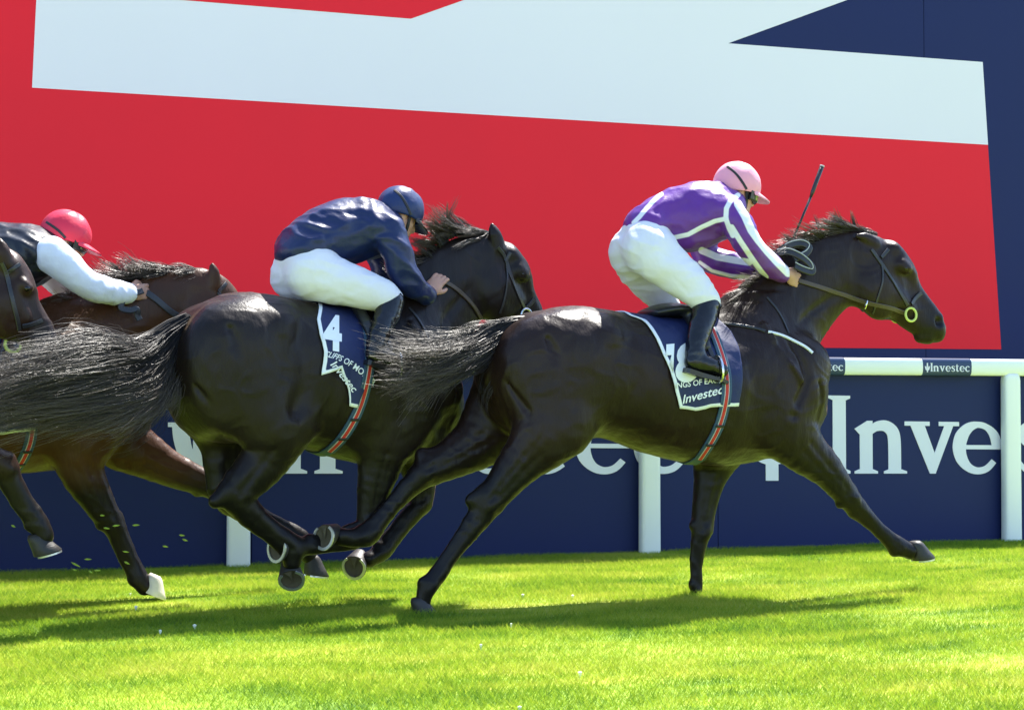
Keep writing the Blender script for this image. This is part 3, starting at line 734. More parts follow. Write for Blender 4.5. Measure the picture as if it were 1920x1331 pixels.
def horse_body(fr, sp, vox=0.008):
    """sp: torso rows (local x, ztop, zbot, halfwidth), neck/head/legs tube rows, ears, eye, nostril"""
    S = SDF(vox); st = np.array(sp['torso']); C = catmull(st, 6)
    x0, x1 = C[0, 0], C[-1, 0]
    def T(f, g, lf, s=1):
        x = x0+(x1-x0)*f; zt = np.interp(x, C[:, 0], C[:, 1]); zb = np.interp(x, C[:, 0], C[:, 2]); h = np.interp(x, C[:, 0], C[:, 3])
        return [x, s*lf*h, zb+(zt-zb)*g]
    def Tp(f, g, lf, s, r, q=1.0): return T(f, g, lf, s)+[r, q]
    S.loft(st, 0.0)
    for s in (-1, 1):
        S.ell(T(0.20, 0.66, 0.52, s), (0.23, 0.125, 0.17), 0.08)                                     # gluteals
        S.tube([Tp(0.11, 0.80, 0.45, s, 0.07, 0.9), Tp(0.075, 0.55, 0.62, s, 0.085, 0.8), Tp(0.13, 0.22, 0.60, s, 0.075, 0.8)], 0.07)   # hamstrings
        S.tube([Tp(0.33, 0.86, 0.62, s, 0.035), Tp(0.31, 0.78, 0.78, s, 0.045)], 0.08)               # point of hip
        S.tube([Tp(0.76, 0.80, 0.45, s, 0.06, 0.7), Tp(0.84, 0.62, 0.80, s, 0.085, 0.65), Tp(0.93, 0.42, 0.98, s, 0.075, 0.75)], 0.07)  # shoulder blade
        S.tube([Tp(0.76, 0.62, 0.80, s, 0.06, 0.6), Tp(0.82, 0.36, 0.86, s, 0.09, 0.6), Tp(0.80, 0.20, 0.74, s, 0.06, 0.7)], 0.06)       # triceps
        S.ell(T(0.96, 0.30, 0.55, s), (0.085, 0.075, 0.11), 0.06)                                    # breast
        S.ell(T(0.88, 0.12, 0.40, s), (0.12, 0.06, 0.07), 0.06)                                      # girth muscle
    S.tube(sp['neck'], 0.10, infl=sp.get('neck_infl', 0))
    S.tube(sp['head'], 0.035)
    for e in sp.get('head_extra', []): S.tube(e, 0.025)
    for k_, (s, leg) in enumerate(sp['legs']): S.tube(leg, 0.045, sub=3)
    for k_, (s, leg) in enumerate(sp['legs']): leg_detail(S, leg, k_ in sp.get('hind_idx', (0, 1)))
    for p in sp.get('bumps', []): S.tube(p[0], p[1])
    for r_ in sp.get('ridges', []): S.ridge(*r_)
    for s in (-1, 1):
        S.ridge([T(0.70, 0.82, 1.0, s), T(0.735, 0.5, 1.12, s), T(0.72, 0.22, 1.05, s)], -GK*0.010, 0.030)   # behind the shoulder
        S.ridge([T(0.86, 0.75, 0.95, s), T(0.90, 0.52, 1.2, s), T(0.87, 0.34, 1.2, s)], -GK*0.009, 0.020)     # shoulder / arm
        S.ridge([T(0.36, 0.74, 1.05, s), T(0.38, 0.45, 1.1, s), T(0.34, 0.22, 1.0, s)], -GK*0.010, 0.040)     # flank
        S.ridge([T(0.13, 0.78, 0.95, s), T(0.16, 0.5, 1.2, s), T(0.19, 0.25, 1.15, s)], -GK*0.009, 0.020)     # thigh
        for k in range(5):
            f = 0.44+0.055*k; S.ridge([T(f+0.03, 0.62, 1.04, s), T(f, 0.40, 1.06, s), T(f-0.015, 0.22, 0.9, s)], GK*0.0022, 0.016)   # ribs
    for e in sp.get('ears', []): S.tube(e[0], 0.012); S.tube(e[1], 0.006, mode='sub')
    for c, rad in sp.get('nostrils', []): S.ell(c, rad, 0.008, mode='sub')
    for s in (-1, 1):
        S.ridge([T(0.05, 0.70, 0.8, s), T(0.035, 0.45, 0.95, s), T(0.075, 0.18, 1.1, s)], -GK*0.008, 0.014)          # between the hamstrings
        S.ridge([T(0.27, 0.92, 0.6, s), T(0.21, 0.78, 0.95, s), T(0.12, 0.66, 1.0, s)], -0.004, 0.030)            # rump
        S.ridge([T(0.30, 0.55, 1.2, s), T(0.255, 0.34, 1.28, s), T(0.27, 0.12, 1.25, s)], -GK*0.009, 0.020)          # stifle fold
        S.ridge([T(0.79, 0.84, 0.75, s), T(0.83, 0.66, 1.15, s), T(0.885, 0.48, 1.25, s)], GK*0.007, 0.016)          # spine of the shoulder blade
        S.ridge([T(0.77, 0.44, 1.2, s), T(0.82, 0.30, 1.25, s), T(0.86, 0.26, 1.2, s)], -GK*0.008, 0.016)            # under the triceps
        S.ridge([T(0.60, 0.16, 0.85, s), T(0.70, 0.20, 1.0, s), T(0.78, 0.24, 1.1, s)], GK*0.004, 0.009)             # the vein along the chest
        S.ridge([T(0.92, 0.62, 1.1, s), T(0.955, 0.40, 1.3, s), T(0.95, 0.20, 1.2, s)], -GK*0.008, 0.016)
    V, Q = S.build(2)
    Nn = vert_normals(V, Q)
    h = 0.0035*(vnoise(V*np.array([11, 11, 7]), 3)-0.5)+0.0022*(vnoise(V*26, 5)-0.5)
    vein = crease(V*np.array([9, 9, 14])+2.2*vnoise(V*6, 9)[:, None], 8)
    h = h+0.0030*np.clip(vein-0.40, 0, 1)*2
    V = (V+Nn*h[:, None]).astype(np.float32)
    return V, Q, T
def finish_horse(root, fr, sp, V, Q, T, m_coat):
    me = mesh_np('body', V, Q)
    z = V[:, 2]; pts = np.clip((sp.get('black_z', 0.62)-z)/0.16, 0, 1)
    if 'muzzle' in sp:
        d = np.linalg.norm(V-np.array(sp['muzzle']), axis=1); pts = np.maximum(pts, np.clip((0.17-d)/0.09, 0, 1)*0.85)
    fattr(me, 'points', pts)
    link('body', me, m_coat, root)
    for c, r in sp.get('eyes', []):
        v_, f_ = ball(c, r); mb = MB(); mb.add(v_, f_); mb.build('eye', m_eye, root, smooth=True)
    for h in sp.get('hooves', []): hoof(root, *h[:3], **(h[3] if len(h) > 3 else {}))
def torso_px(fr, rows):
    out = []
    for u, vt, vb, hw in rows:
        a, b = fr.px(u, vt), fr.px(u, vb); out.append([(a[0]+b[0])/2, a[2], b[2], hw])
    return out
def mir(rows): return [[r[0], -r[1], r[2]]+list(r[3:]) for r in rows]
m_coat_d = coat_mat('near black coat', (0.014, 0.007, 0.0055), (0.006, 0.0042, 0.004), 0.40)
m_coat_2 = coat_mat('dark brown coat', (0.011, 0.007, 0.006), (0.006, 0.0042, 0.004), 0.42)
m_coat_b = coat_mat('bay coat', (0.060, 0.024, 0.010), (0.009, 0.006, 0.005), 0.40)
# ---------------- the leader
f1 = Frame(3.30, -2.25, 0.0)
h1 = {}
h1['torso'] = torso_px(f1, [(908, 662, 742, .09), (935, 622, 790, .18), (985, 592, 822, .25), (1060, 574, 826, .285), (1130, 581, 822, .28), (1200, 594, 846, .285), (1270, 598, 864, .295), (1340, 584, 872, .29), (1395, 562, 868, .255), (1445, 560, 856, .22), (1490, 600, 838, .185), (1520, 650, 805, .13)])
L = -0.15
h1['legs'] = [(-1, f1.pts([(1040, 690, -.13, 92, .6), (1045, 765, -.165, 82, .6), (1012, 825, -.165, 58, .68), (965, 880, -.155, 40, .75), (920, 938, -.145, 29, .78), (893, 978, -.14, 22, .8), (852, 1035, -.14, 14.5, .8), (826, 1072, -.14, 15, .85), (804, 1098, -.14, 17.5, .9), (795, 1118, -.14, 15, .95), (793, 1130, -.14, 14, 1)])),
              (1, f1.pts([(985, 690, .12, 92, .6), (955, 755, .155, 80, .6), (905, 820, .155, 55, .68), (855, 855, .15, 40, .75), (802, 882, .145, 30, .78), (766, 915, .14, 20, .8), (735, 950, .14, 16, .8), (706, 985, .14, 18, .85), (688, 1004, .14, 21, .9), (660, 1008, .135, 17, .95), (640, 1006, .13, 17, 1)])),
              (-1, f1.pts([(1500, 690, -.15, 62, .6), (1470, 780, -.16, 68, .6), (1500, 835, -.155, 48, .65), (1548, 880, -.145, 33, .75), (1588, 930, -.135, 23, .82), (1606, 950, -.13, 20, .85), (1636, 980, -.13, 13.5, .85), (1662, 1005, -.13, 14, .85), (1683, 1023, -.13, 17.5, .9), (1700, 1030, -.13, 15, .95), (1706, 1033, -.13, 15, 1)])),
              (1, f1.pts([(1400, 760, .14, 66, .6), (1350, 840, .14, 50, .65), (1332, 890, .135, 33, .75), (1322, 945, .13, 24, .82), (1316, 990, .125, 21, .85), (1311, 1018, .12, 15, .85), (1308, 1060, .12, 9.5, .9), (1307, 1095, .12, 11, .9), (1306, 1112, .12, 11, 1), (1306, 1122, .12, 11, 1)]))]
h1['bumps'] = [(f1.pts([(884, 938, -.145, 13, .8), (905, 930, -.145, 18, .8)]), .03), (f1.pts([(790, 852, .145, 12, .8), (815, 862, .145, 18, .8)]), .03),
               (f1.pts([(1030, 820, -.20, 40, .7), (1060, 800, -.19, 45, .7)]), .06)]
h1['neck'] = f1.pts([(1405, 665, 0, 108, .50), (1455, 603, 0, 98, .42), (1500, 551, 0, 88, .37), (1545, 515, 0, 78, .35), (1590, 498, 0, 70, .35), (1622, 500, 0, 58, .40)])
h1['head'] = f1.pts([(1626, 488, 0, 40, .62), (1650, 502, 0, 45, .60), (1672, 540, 0, 44, .50), (1698, 574, 0, 38, .50), (1722, 598, 0, 31, .60), (1742, 613, 0, 25, .76), (1750, 618, 0, 22, .8)])
h1['head_extra'] = [f1.pts([(1632, 540, -.035, 44, .55), (1650, 562, -.03, 38, .5)]), f1.pts([(1632, 540, .035, 44, .55), (1650, 562, .03, 38, .5)]),
                    f1.pts([(1668, 470, 0, 18, 1.5), (1695, 505, 0, 18, 1.35), (1715, 545, 0, 15, 1.0), (1742, 582, 0, 14, 1.1), (1752, 596, 0, 13, 1.4)]),
                    f1.pts([(1738, 633, 0, 13, 1.0), (1724, 634, 0, 9, 1.0)]),
                    f1.pts([(1755, 618, 0, 16, 1.1), (1758, 630, 0, 11, 1.1)])]
for s in (-1, 1):
    h1['head_extra'] += [f1.pts([(1690, 497, s*.075, 12, .8), (1700, 503, s*.08, 10, .8)]), f1.pts([(1656, 530, s*.07, 12, .5), (1690, 560, s*.062, 9, .5), (1706, 575, s*.05, 7, .5)])]
h1['ridges'] = [(f1.pts([(1462, 640, -.12, 1), (1520, 585, -.085, 1), (1590, 545, -.08, 1)]), -.010, .022), (f1.pts([(1605, 480, -.08, 1), (1606, 530, -.08, 1), (1612, 575, -.07, 1)]), -.012, .018),
                (f1.pts([(1722, 618, -.06, 1), (1740, 625, -.07, 1), (1760, 632, -.05, 1)]), -.012, .007), (f1.pts([(1700, 540, -.06, 1), (1722, 575, -.055, 1)]), -.005, .012)]
h1['nostrils'] = [(f1.px(1760, 603, s*.052), (.020, .020, .026)) for s in (-1, 1)]
h1['eyes'] = [(f1.px(1697, 503, s*.088), .016) for s in (-1, 1)]
h1['ears'] = [(f1.pts([(1640, 456, s*.05, 11, .7), (1624, 446, s*.06, 9, .6), (1604, 442, s*.065, 3, .6)]), f1.pts([(1630, 447, s*.085, 6, .6), (1612, 441, s*.08, 3, .6)])) for s in (-1, 1)]
h1['muzzle'] = f1.px(1750, 620); h1['black_z'] = 0.75
h1['hooves'] = [(f1.px(797, 1158, -.14), (0.1, 0, -1), (1, 0, 0.1)), (f1.px(608, 1004, .10), (-1, -.75, 0.15), (0.1, -.1, -1)),
                (f1.px(1728, 1048, -.13), (0.12, 0, -1), (1, 0, .12)), (f1.px(1306, 1152, .12), (0.1, 0, -1), (1, 0, .1))]
V1, Q1, T1 = horse_body(f1, h1)
G_RACE = 'racehorses galloping past the hoarding'
root1 = empty('racehorse', tuple(f1.o), f1.psi, label='near black racehorse in the lead, carrying number 18 on its navy cloth', cat='horse', group=G_RACE)
finish_horse(root1, f1, h1, V1, Q1, T1, m_coat_d); b1 = make_bvh(V1, Q1)
# ---------------- number four, running up behind it
f2 = Frame(1.95, -1.95, R(12.0))
h2 = {}
h2['torso'] = torso_px(f2, [(318, 655, 745, .09), (338, 612, 790, .18), (375, 572, 822, .25), (435, 549, 830, .285), (500, 553, 828, .28), (560, 565, 838, .285), (620, 578, 856, .295), (690, 576, 872, .29), (745, 552, 872, .255), (785, 552, 858, .22), (815, 600, 835, .185), (835, 660, 800, .13)])
h2['legs'] = [(-1, f2.pts([(440, 680, -.13, 95, .6), (500, 760, -.17, 88, .6), (515, 815, -.165, 62, .65), (492, 868, -.155, 46, .72), (445, 922, -.145, 36, .78), (470, 962, -.14, 25, .8), (505, 990, -.14, 20, .8), (530, 1010, -.14, 22, .85), (545, 1026, -.14, 21, .9), (548, 1044, -.14, 18, 1), (548, 1054, -.14, 17, 1)])),
              (1, f2.pts([(390, 690, .12, 90, .6), (420, 770, .16, 78, .6), (425, 830, .155, 52, .68), (420, 880, .15, 38, .75), (425, 925, .145, 33, .78), (470, 962, .14, 23, .8), (515, 985, .14, 19, .8), (560, 1010, .14, 21, .85), (573, 1030, .14, 17, .95), (578, 1040, .14, 16, 1)])),
              (-1, f2.pts([(780, 720, -.14, 62, .6), (730, 800, -.155, 66, .6), (715, 860, -.15, 46, .68), (702, 915, -.14, 34, .75), (692, 968, -.135, 25, .82), (686, 996, -.13, 22, .85), (660, 1014, -.13, 17, .85), (620, 1020, -.13, 15, .85), (585, 1022, -.13, 18, .9), (562, 1024, -.13, 16, 1), (552, 1026, -.13, 15, 1)])),
              (1, f2.pts([(800, 720, .12, 62, .6), (785, 810, .14, 62, .6), (785, 860, .135, 42, .7), (788, 905, .13, 30, .78), (788, 940, .125, 23, .84), (775, 962, .12, 18, .85), (745, 1000, .12, 15, .85), (718, 1032, .12, 18, .9), (700, 1044, .12, 15, 1), (692, 1048, .12, 15, 1)]))]
h2['bumps'] = [(f2.pts([(404, 940, -.145, 14, .8), (428, 925, -.145, 20, .8)]), .03), (f2.pts([(525, 800, -.21, 42, .7), (548, 788, -.2, 40, .7)]), .06)]
h2['neck'] = f2.pts([(755, 660, 0, 110, .46), (792, 606, 0, 102, .40), (825, 562, 0, 92, .37), (856, 528, 0, 76, .38), (886, 508, 0, 68, .38), (908, 510, 0, 58, .40)])
h2['head'] = f2.pts([(922, 488, 0, 42, .62), (938, 505, 0, 46, .60), (950, 540, 0, 46, .52), (968, 572, 0, 40, .52), (985, 600, 0, 33, .6), (998, 622, 0, 28, .78), (1004, 632, 0, 25, .8)])
h2['head_extra'] = [f2.pts([(924, 545, s*.035, 48, .52), (936, 570, s*.03, 40, .5)]) for s in (-1, 1)]+[
    f2.pts([(950, 478, 0, 20, 1.6), (972, 510, 0, 20, 1.4), (984, 548, 0, 17, 1.05), (1002, 586, 0, 15, 1.1), (1010, 604, 0, 14, 1.4)])]
for s in (-1, 1):
    h2['head_extra'] += [f2.pts([(972, 508, s*.075, 13, .8), (980, 514, s*.08, 11, .8)]), f2.pts([(945, 535, s*.07, 12, .5), (970, 565, s*.062, 9, .5)])]
h2['ridges'] = [(f2.pts([(810, 640, -.13, 1), (838, 590, -.095, 1), (880, 545, -.085, 1)]), -.010, .022), (f2.pts([(892, 480, -.08, 1), (893, 530, -.09, 1), (900, 585, -.07, 1)]), -.014, .018)]
h2['eyes'] = [(f2.px(979, 514, s*.088), .016) for s in (-1, 1)]
h2['ears'] = [(f2.pts([(934, 466, s*.055, 14, .8), (928, 442, s*.06, 13, .7), (922, 420, s*.058, 3, .7)]), f2.pts([(929, 458, s*.10, 7, .6), (924, 438, s*.09, 5, .6)])) for s in (-1, 1)]
h2['nostrils'] = [(f2.px(1013, 618, s*.05), (.016, .016, .022)) for s in (-1, 1)]
h2['muzzle'] = f2.px(1004, 632); h2['black_z'] = 0.75
h2['hooves'] = [(f2.px(546, 1085, -.14), (-.35, -.75, -.6), (.35, 0, -1)), (f2.px(590, 1078, .14), (-.15, 0, -1), (1, 0, -.15)),
                (f2.px(520, 1027, -.13), (-1, -.35, .1), (.1, 0, -1)), (f2.px(664, 1061, .12), (-.75, -.7, -.25), (-.1, 0, -1))]
V2, Q2, T2 = horse_body(f2, h2)
root2 = empty('racehorse', tuple(f2.o), f2.psi, label='black-brown racehorse with upright ear and number 4 on its navy cloth', cat='horse', group=G_RACE)
finish_horse(root2, f2, h2, V2, Q2, T2, m_coat_2); b2 = make_bvh(V2, Q2)
# ---------------- the bay beyond them and the dark horse at the edge: trunk and hind legs as the leader's
TOR = np.array(h1['torso']); HIND = [np.array(h1['legs'][0][1]), np.array(h1['legs'][1][1])]
f3 = Frame(0.30, -1.45, R(2.0))
def shifted(fr, u, v):
    """moves the leader's trunk so that its chest front lies at the pixel (u,v)"""
    p = fr.px(u, v, -.1); q = np.array([TOR[-1, 0]+0.03, 0, 1.0]); dx = p[0]-q[0]; t = TOR.copy(); t[:, 0] += dx; return t, dx
h3 = {}
t3, dx3 = shifted(f3, 258, 740)
zb = f3.px(70, 884)[2]; dz3 = zb-np.interp(f3.px(70, 884)[0], t3[:, 0], t3[:, 2]); t3[:, 1:3] += dz3
h3['torso'] = t3
def hind(leg, dx, dz):
    q = leg.copy(); q[:, 0] += dx; k = np.clip(q[:, 2]/0.7, 0, 1); q[:, 2] += dz*k; return q
h3['legs'] = [(-1, f3.pts([(215, 720, -.14, 62, .6), (165, 800, -.155, 66, .6), (150, 868, -.15, 46, .68), (178, 930, -.14, 32, .76), (208, 978, -.13, 23, .84), (224, 1004, -.13, 18, .85), (245, 1050, -.13, 15, .85), (260, 1080, -.13, 18, .9), (268, 1096, -.13, 16, 1), (272, 1100, -.13, 16, 1)])),
              (1, f3.pts([(240, 740, .13, 60, .6), (220, 815, .145, 58, .6), (275, 855, .14, 42, .7), (330, 883, .135, 32, .78), (385, 906, .13, 25, .84), (415, 925, .13, 19, .85), (455, 955, .13, 16, .85), (490, 985, .13, 18, .9), (505, 994, .13, 16, 1)])),
              (-1, hind(HIND[0], dx3, dz3)), (1, hind(HIND[1], dx3, dz3))]
h3['neck'] = f3.pts([(130, 690, 0, 100, .48), (190, 645, 0, 90, .43), (245, 608, 0, 78, .40), (300, 580, 0, 70, .38), (350, 562, 0, 60, .38), (378, 562, 0, 52, .4)])
h3['head'] = f3.pts([(382, 548, 0, 36, .62), (402, 562, 0, 42, .6), (425, 595, 0, 44, .5), (455, 628, 0, 38, .5), (482, 655, 0, 31, .6), (505, 675, 0, 27, .78), (512, 682, 0, 25, .8)])
h3['head_extra'] = [f3.pts([(388, 595, s*.035, 44, .55), (405, 618, s*.03, 38, .5)]) for s in (-1, 1)]
h3['ears'] = [(f3.pts([(402, 535, s*.05, 12, .8), (401, 512, s*.055, 11, .7), (397, 494, s*.052, 3, .7)]), f3.pts([(398, 530, s*.09, 6, .6), (396, 510, s*.08, 4, .6)])) for s in (-1, 1)]
h3['eyes'] = [(f3.px(430, 562, s*.088), .016) for s in (-1, 1)]
h3['muzzle'] = f3.px(510, 680); h3['black_z'] = 0.66; h3['hind_idx'] = (2, 3)
h3['ridges'] = [(f3.pts([(175, 690, -.12, 1), (235, 650, -.09, 1), (320, 600, -.085, 1)]), -.010, .022)]
h3['hooves'] = [(f3.px(286, 1116, -.13), (-.45, 0, -1), (1, 0, -.35), {'pale': True, 'shoe': False}), (f3.px(530, 1012, .13), (.1, 0, -1), (1, 0, .1))]
hb = [np.array(h[0]) for h in h1['hooves'][:2]]
h3['hooves'] += [(hb[0]+np.array([dx3, 0, 0]), (0.1, 0, -1), (1, 0, .1)), (hb[1]+np.array([dx3, 0, dz3]), (-1, -.5, .15), (.1, -.1, -1))]
V3, Q3, T3 = horse_body(f3, h3, 0.010)
root3 = empty('racehorse', tuple(f3.o), f3.psi, label='bay racehorse with a white-toed forefoot, its head hidden behind the dark rump', cat='horse', group=G_RACE)
finish_horse(root3, f3, h3, V3, Q3, T3, m_coat_b); b3 = make_bvh(V3, Q3)
# the dark horse whose head enters at the edge
f4 = Frame(-0.6, -2.08, R(2.0))
h4 = {}
t4, dx4 = shifted(f4, -120, 740); t4[:, 1:3] += dz3
h4['torso'] = t4
HF = np.array(h1['legs'][3][1])
h4['legs'] = [(-1, f4.pts([(-160, 730, -.14, 64, .6), (-170, 800, -.155, 66, .6), (-120, 840, -.15, 46, .68), (-60, 855, -.14, 36, .76), (2, 872, -.13, 28, .84), (18, 896, -.13, 21, .85), (42, 935, -.13, 18, .85), (68, 975, -.13, 20, .9), (80, 996, -.13, 18, 1), (82, 1006, -.13, 18, 1)])),
              (1, hind(HF, dx4, dz3)), (-1, hind(HIND[0], dx4, dz3)), (1, hind(HIND[1], dx4, dz3))]
h4['neck'] = f4.pts([(-215, 660, 0, 104, .48), (-165, 605, 0, 94, .43), (-120, 565, 0, 84, .40), (-75, 535, 0, 74, .38), (-40, 518, 0, 64, .38), (-15, 515, 0, 56, .4)])
h4['head'] = f4.pts([(-6, 512, 0, 42, .6), (9, 528, 0, 45, .56), (24, 565, 0, 42, .5), (44, 600, 0, 38, .5), (63, 628, 0, 32, .6), (80, 652, 0, 29, .78), (86, 662, 0, 26, .8)])
h4['head_extra'] = [f4.pts([(0, 570, s*.035, 50, .52), (12, 595, s*.03, 42, .5)]) for s in (-1, 1)]+[
    f4.pts([(22, 502, 0, 18, 1.5), (44, 534, 0, 18, 1.3), (58, 572, 0, 14, 1.05), (82, 610, 0, 15, 1.1), (94, 640, 0, 14, 1.4)])]
for s in (-1, 1):
    h4['head_extra'] += [f4.pts([(44, 534, s*.070, 12, .8), (53, 540, s*.074, 10, .8)]), f4.pts([(22, 562, s*.07, 12, .5), (46, 592, s*.062, 9, .5)])]
h4['eyes'] = [(f4.px(51, 541, s*.080), .015) for s in (-1, 1)]
h4['ears'] = [(f4.pts([(10, 495, s*.055, 14, .8), (4, 470, s*.06, 13, .7), (-2, 446, s*.058, 3, .7)]), f4.pts([(5, 487, s*.10, 7, .6), (0, 467, s*.09, 5, .6)])) for s in (-1, 1)]
h4['nostrils'] = [(f4.px(100, 652, s*.05), (.016, .016, .022)) for s in (-1, 1)]
h4['muzzle'] = f4.px(86, 662); h4['black_z'] = 0.75; h4['hind_idx'] = (2, 3)
h4['hooves'] = [(f4.px(86, 1038, -.13), (.25, 0, -1), (1, 0, .2)), (np.array(h1['hooves'][3][0])+np.array([dx4, 0, 0]), (0.1, 0, -1), (1, 0, .1)),
                (hb[0]+np.array([dx4, 0, 0]), (0.1, 0, -1), (1, 0, .1)), (hb[1]+np.array([dx4, 0, dz3]), (-1, -.5, .15), (.1, -.1, -1))]
V4, Q4, T4 = horse_body(f4, h4, 0.010)
root4 = empty('racehorse', tuple(f4.o), f4.psi, label='dark brown racehorse with only its bridled head and one foreleg showing beside the tail', cat='horse', group=G_RACE)
finish_horse(root4, f4, h4, V4, Q4, T4, coat_mat('brown coat', (0.026, 0.012, 0.007), (0.008, 0.006, 0.005), 0.40)); b4 = make_bvh(V4, Q4)
# ------------------------------------------------------------------ tack
def straps(fr, bvh, pix, width, thick, name, m, parent, lift=0.0, sides=(0, 1)):
    """a strap on the near side and its twin on the far side, each a part; returns the near one"""
    out = []
    for k in sides:
        mb = strap_px(fr, bvh, pix, width, thick, lift=lift, mirror=bool(k), near=not k)
        if mb.v: out.append(mb.build(name, m, parent))
    return out[0] if out else None
def attr_mix_mat(name, base, over, attr, soft, rough=0.55, sheen=0.0, bump=(35, 0.25), spec=0.4, noise=0.1, mid=None):
    """fabric whose second colour shows where the stored distance is below zero"""
    m, t, b = nodes(name); at = N(t, 'ShaderNodeAttribute', attribute_name=attr)
    mr = N(t, 'ShaderNodeMapRange'); mr.inputs[1].default_value = -soft; mr.inputs[2].default_value = soft; mr.inputs[3].default_value = 1; mr.inputs[4].default_value = 0
    t.links.new(at.outputs['Fac'], mr.inputs[0])
    tc = N(t, 'ShaderNodeTexCoord'); nz = N(t, 'ShaderNodeTexNoise'); nz.inputs['Scale'].default_value = 9; nz.inputs['Detail'].default_value = 5; t.links.new(tc.outputs['Object'], nz.inputs['Vector'])
    c = N(t, 'ShaderNodeMix', data_type='RGBA'); t.links.new(nz.outputs['Fac'], c.inputs[0])
    c.inputs[6].default_value = (*[x*(1-noise) for x in base], 1); c.inputs[7].default_value = (*[min(1, x*(1+noise)) for x in base], 1)
    mx = N(t, 'ShaderNodeMix', data_type='RGBA'); t.links.new(mr.outputs[0], mx.inputs[0]); t.links.new(c.outputs[2], mx.inputs[6]); mx.inputs[7].default_value = (*over, 1)
    t.links.new(mx.outputs[2], b.inputs['Base Color'])
    b.inputs['Roughness'].default_value = rough; b.inputs['Specular IOR Level'].default_value = spec; b.inputs['Sheen Weight'].default_value = sheen
    nb = N(t, 'ShaderNodeTexNoise'); nb.inputs['Scale'].default_value = bump[0]; nb.inputs['Detail'].default_value = 4; t.links.new(tc.outputs['Object'], nb.inputs['Vector'])
    bp = N(t, 'ShaderNodeBump'); bp.inputs['Strength'].default_value = bump[1]; bp.inputs['Distance'].default_value = 0.008
    t.links.new(nb.outputs['Fac'], bp.inputs['Height']); t.links.new(bp.outputs[0], b.inputs['Normal'])
    return m
m_cloth = attr_mix_mat('navy saddle cloth', (0.012, 0.020, 0.085), (0.78, 0.80, 0.84), 'edge', 0.001, 0.6)
m_num = mat('white print', (0.78, 0.80, 0.84), 0.55)
m_blue = mat('girth webbing blue', (0.025, 0.065, 0.12), 0.65, noise=(50, 0.25)); m_gred = mat('girth webbing red', (0.48, 0.025, 0.02), 0.65, noise=(50, 0.2)); m_gwht = mat('girth webbing white', (0.42, 0.44, 0.44), 0.65, noise=(50, 0.2))
m_saddle = mat('black saddle leather', (0.012, 0.012, 0.014), 0.35, 0.5, noise=(40, 0.3))
def saddle_cloth(fr, bvh, rear, front, bottom, zc, parent, ripple=0.004, seed=0, border=0.016):
    def xphi(u, v):
        h, n_ = fr.cast(u, v, bvh)
        if h is None: h = fr.px(u, v, 0.0)
        return h[0], math.atan2(-h[1], h[2]-zc)
    def curve(pp):
        A = np.array(sorted([xphi(*q)[::-1] for q in pp])); return A          # phi, x
    Rr, Fr_ = curve(rear), curve(front); Bt = np.array([xphi(*q)[1] for q in bottom])
    na, nb = 56, 44; rng = np.random.default_rng(seed); ph = rng.uniform(0, 6, 4)
    V = []; E = []
    for s in (1, -1):
        for i in range(na):
            a = i/(na-1); pm = np.interp(a, np.linspace(0, 1, len(Bt)), Bt); arc = 0.0; prev = None; col = []
            for j in range(nb):
                b = j/(nb-1); phi = b*pm
                xr, xf = np.interp(phi, Rr[:, 0], Rr[:, 1]), np.interp(phi, Fr_[:, 0], Fr_[:, 1]); x = xr+(xf-xr)*a
                d = Vector((0, -s*math.sin(phi), math.cos(phi))); h = bvh.ray_cast(Vector((x, 0, zc)), d)
                p = np.array(h[0]) if h[0] is not None else np.array([x, -s*0.3*math.sin(phi), zc+0.3*math.cos(phi)])
                rip = ripple*(math.sin(x*38+phi*3+ph[0])*b+0.6*math.sin(x*21-phi*9+ph[1])*b)
                p = p+np.array(d)*(0.010+rip+0.010*b*b); 
                if prev is not None: arc += np.linalg.norm(p-prev)
                prev = p; col.append((p, arc, a*(xf-xr)))
            tot = col[-1][1]
            for p, ar, ed in col: V.append(p); E.append(min(ed, tot-ar)-border)
    F_ = []
    for s in (0, 1):
        o = s*na*nb
        for i in range(na-1):
            for j in range(nb-1):
                q = [o+i*nb+j, o+(i+1)*nb+j, o+(i+1)*nb+j+1, o+i*nb+j+1]; F_.append(q if s else q[::-1])
    me = mesh_np('saddle_cloth', np.array(V), np.array(F_, np.int32)); fattr(me, 'edge', E)
    bm = bmesh.new(); bm.from_mesh(me); bmesh.ops.remove_doubles(bm, verts=bm.verts, dist=0.0008); bmesh.ops.recalc_face_normals(bm, faces=bm.faces); bm.to_mesh(me); bm.free()
    o = link('saddle_cloth', me, m_cloth, parent); sd = o.modifiers.new('thick', 'SOLIDIFY'); sd.thickness = 0.006; sd.offset = -1
    bv = BVHTree.FromPolygons([tuple(v.co) for v in me.vertices], [tuple(p.vertices) for p in me.polygons])
    return o, bv
def text2d(txt, bold=0.02, shear=0.0, spacing=1.0):
    cu = bpy.data.curves.new('txt', 'FONT'); cu.body = txt; cu.offset = bold; cu.shear = shear; cu.size = 1.4; cu.space_character = spacing; cu.resolution_u = 4
    o = bpy.data.objects.new('txt', cu); COL.objects.link(o); dg = bpy.context.evaluated_depsgraph_get(); dg.update()
    me = bpy.data.meshes.new_from_object(o.evaluated_get(dg)); bm = bmesh.new(); bm.from_mesh(me)
    bpy.data.objects.remove(o); bpy.data.meshes.remove(me); return bm
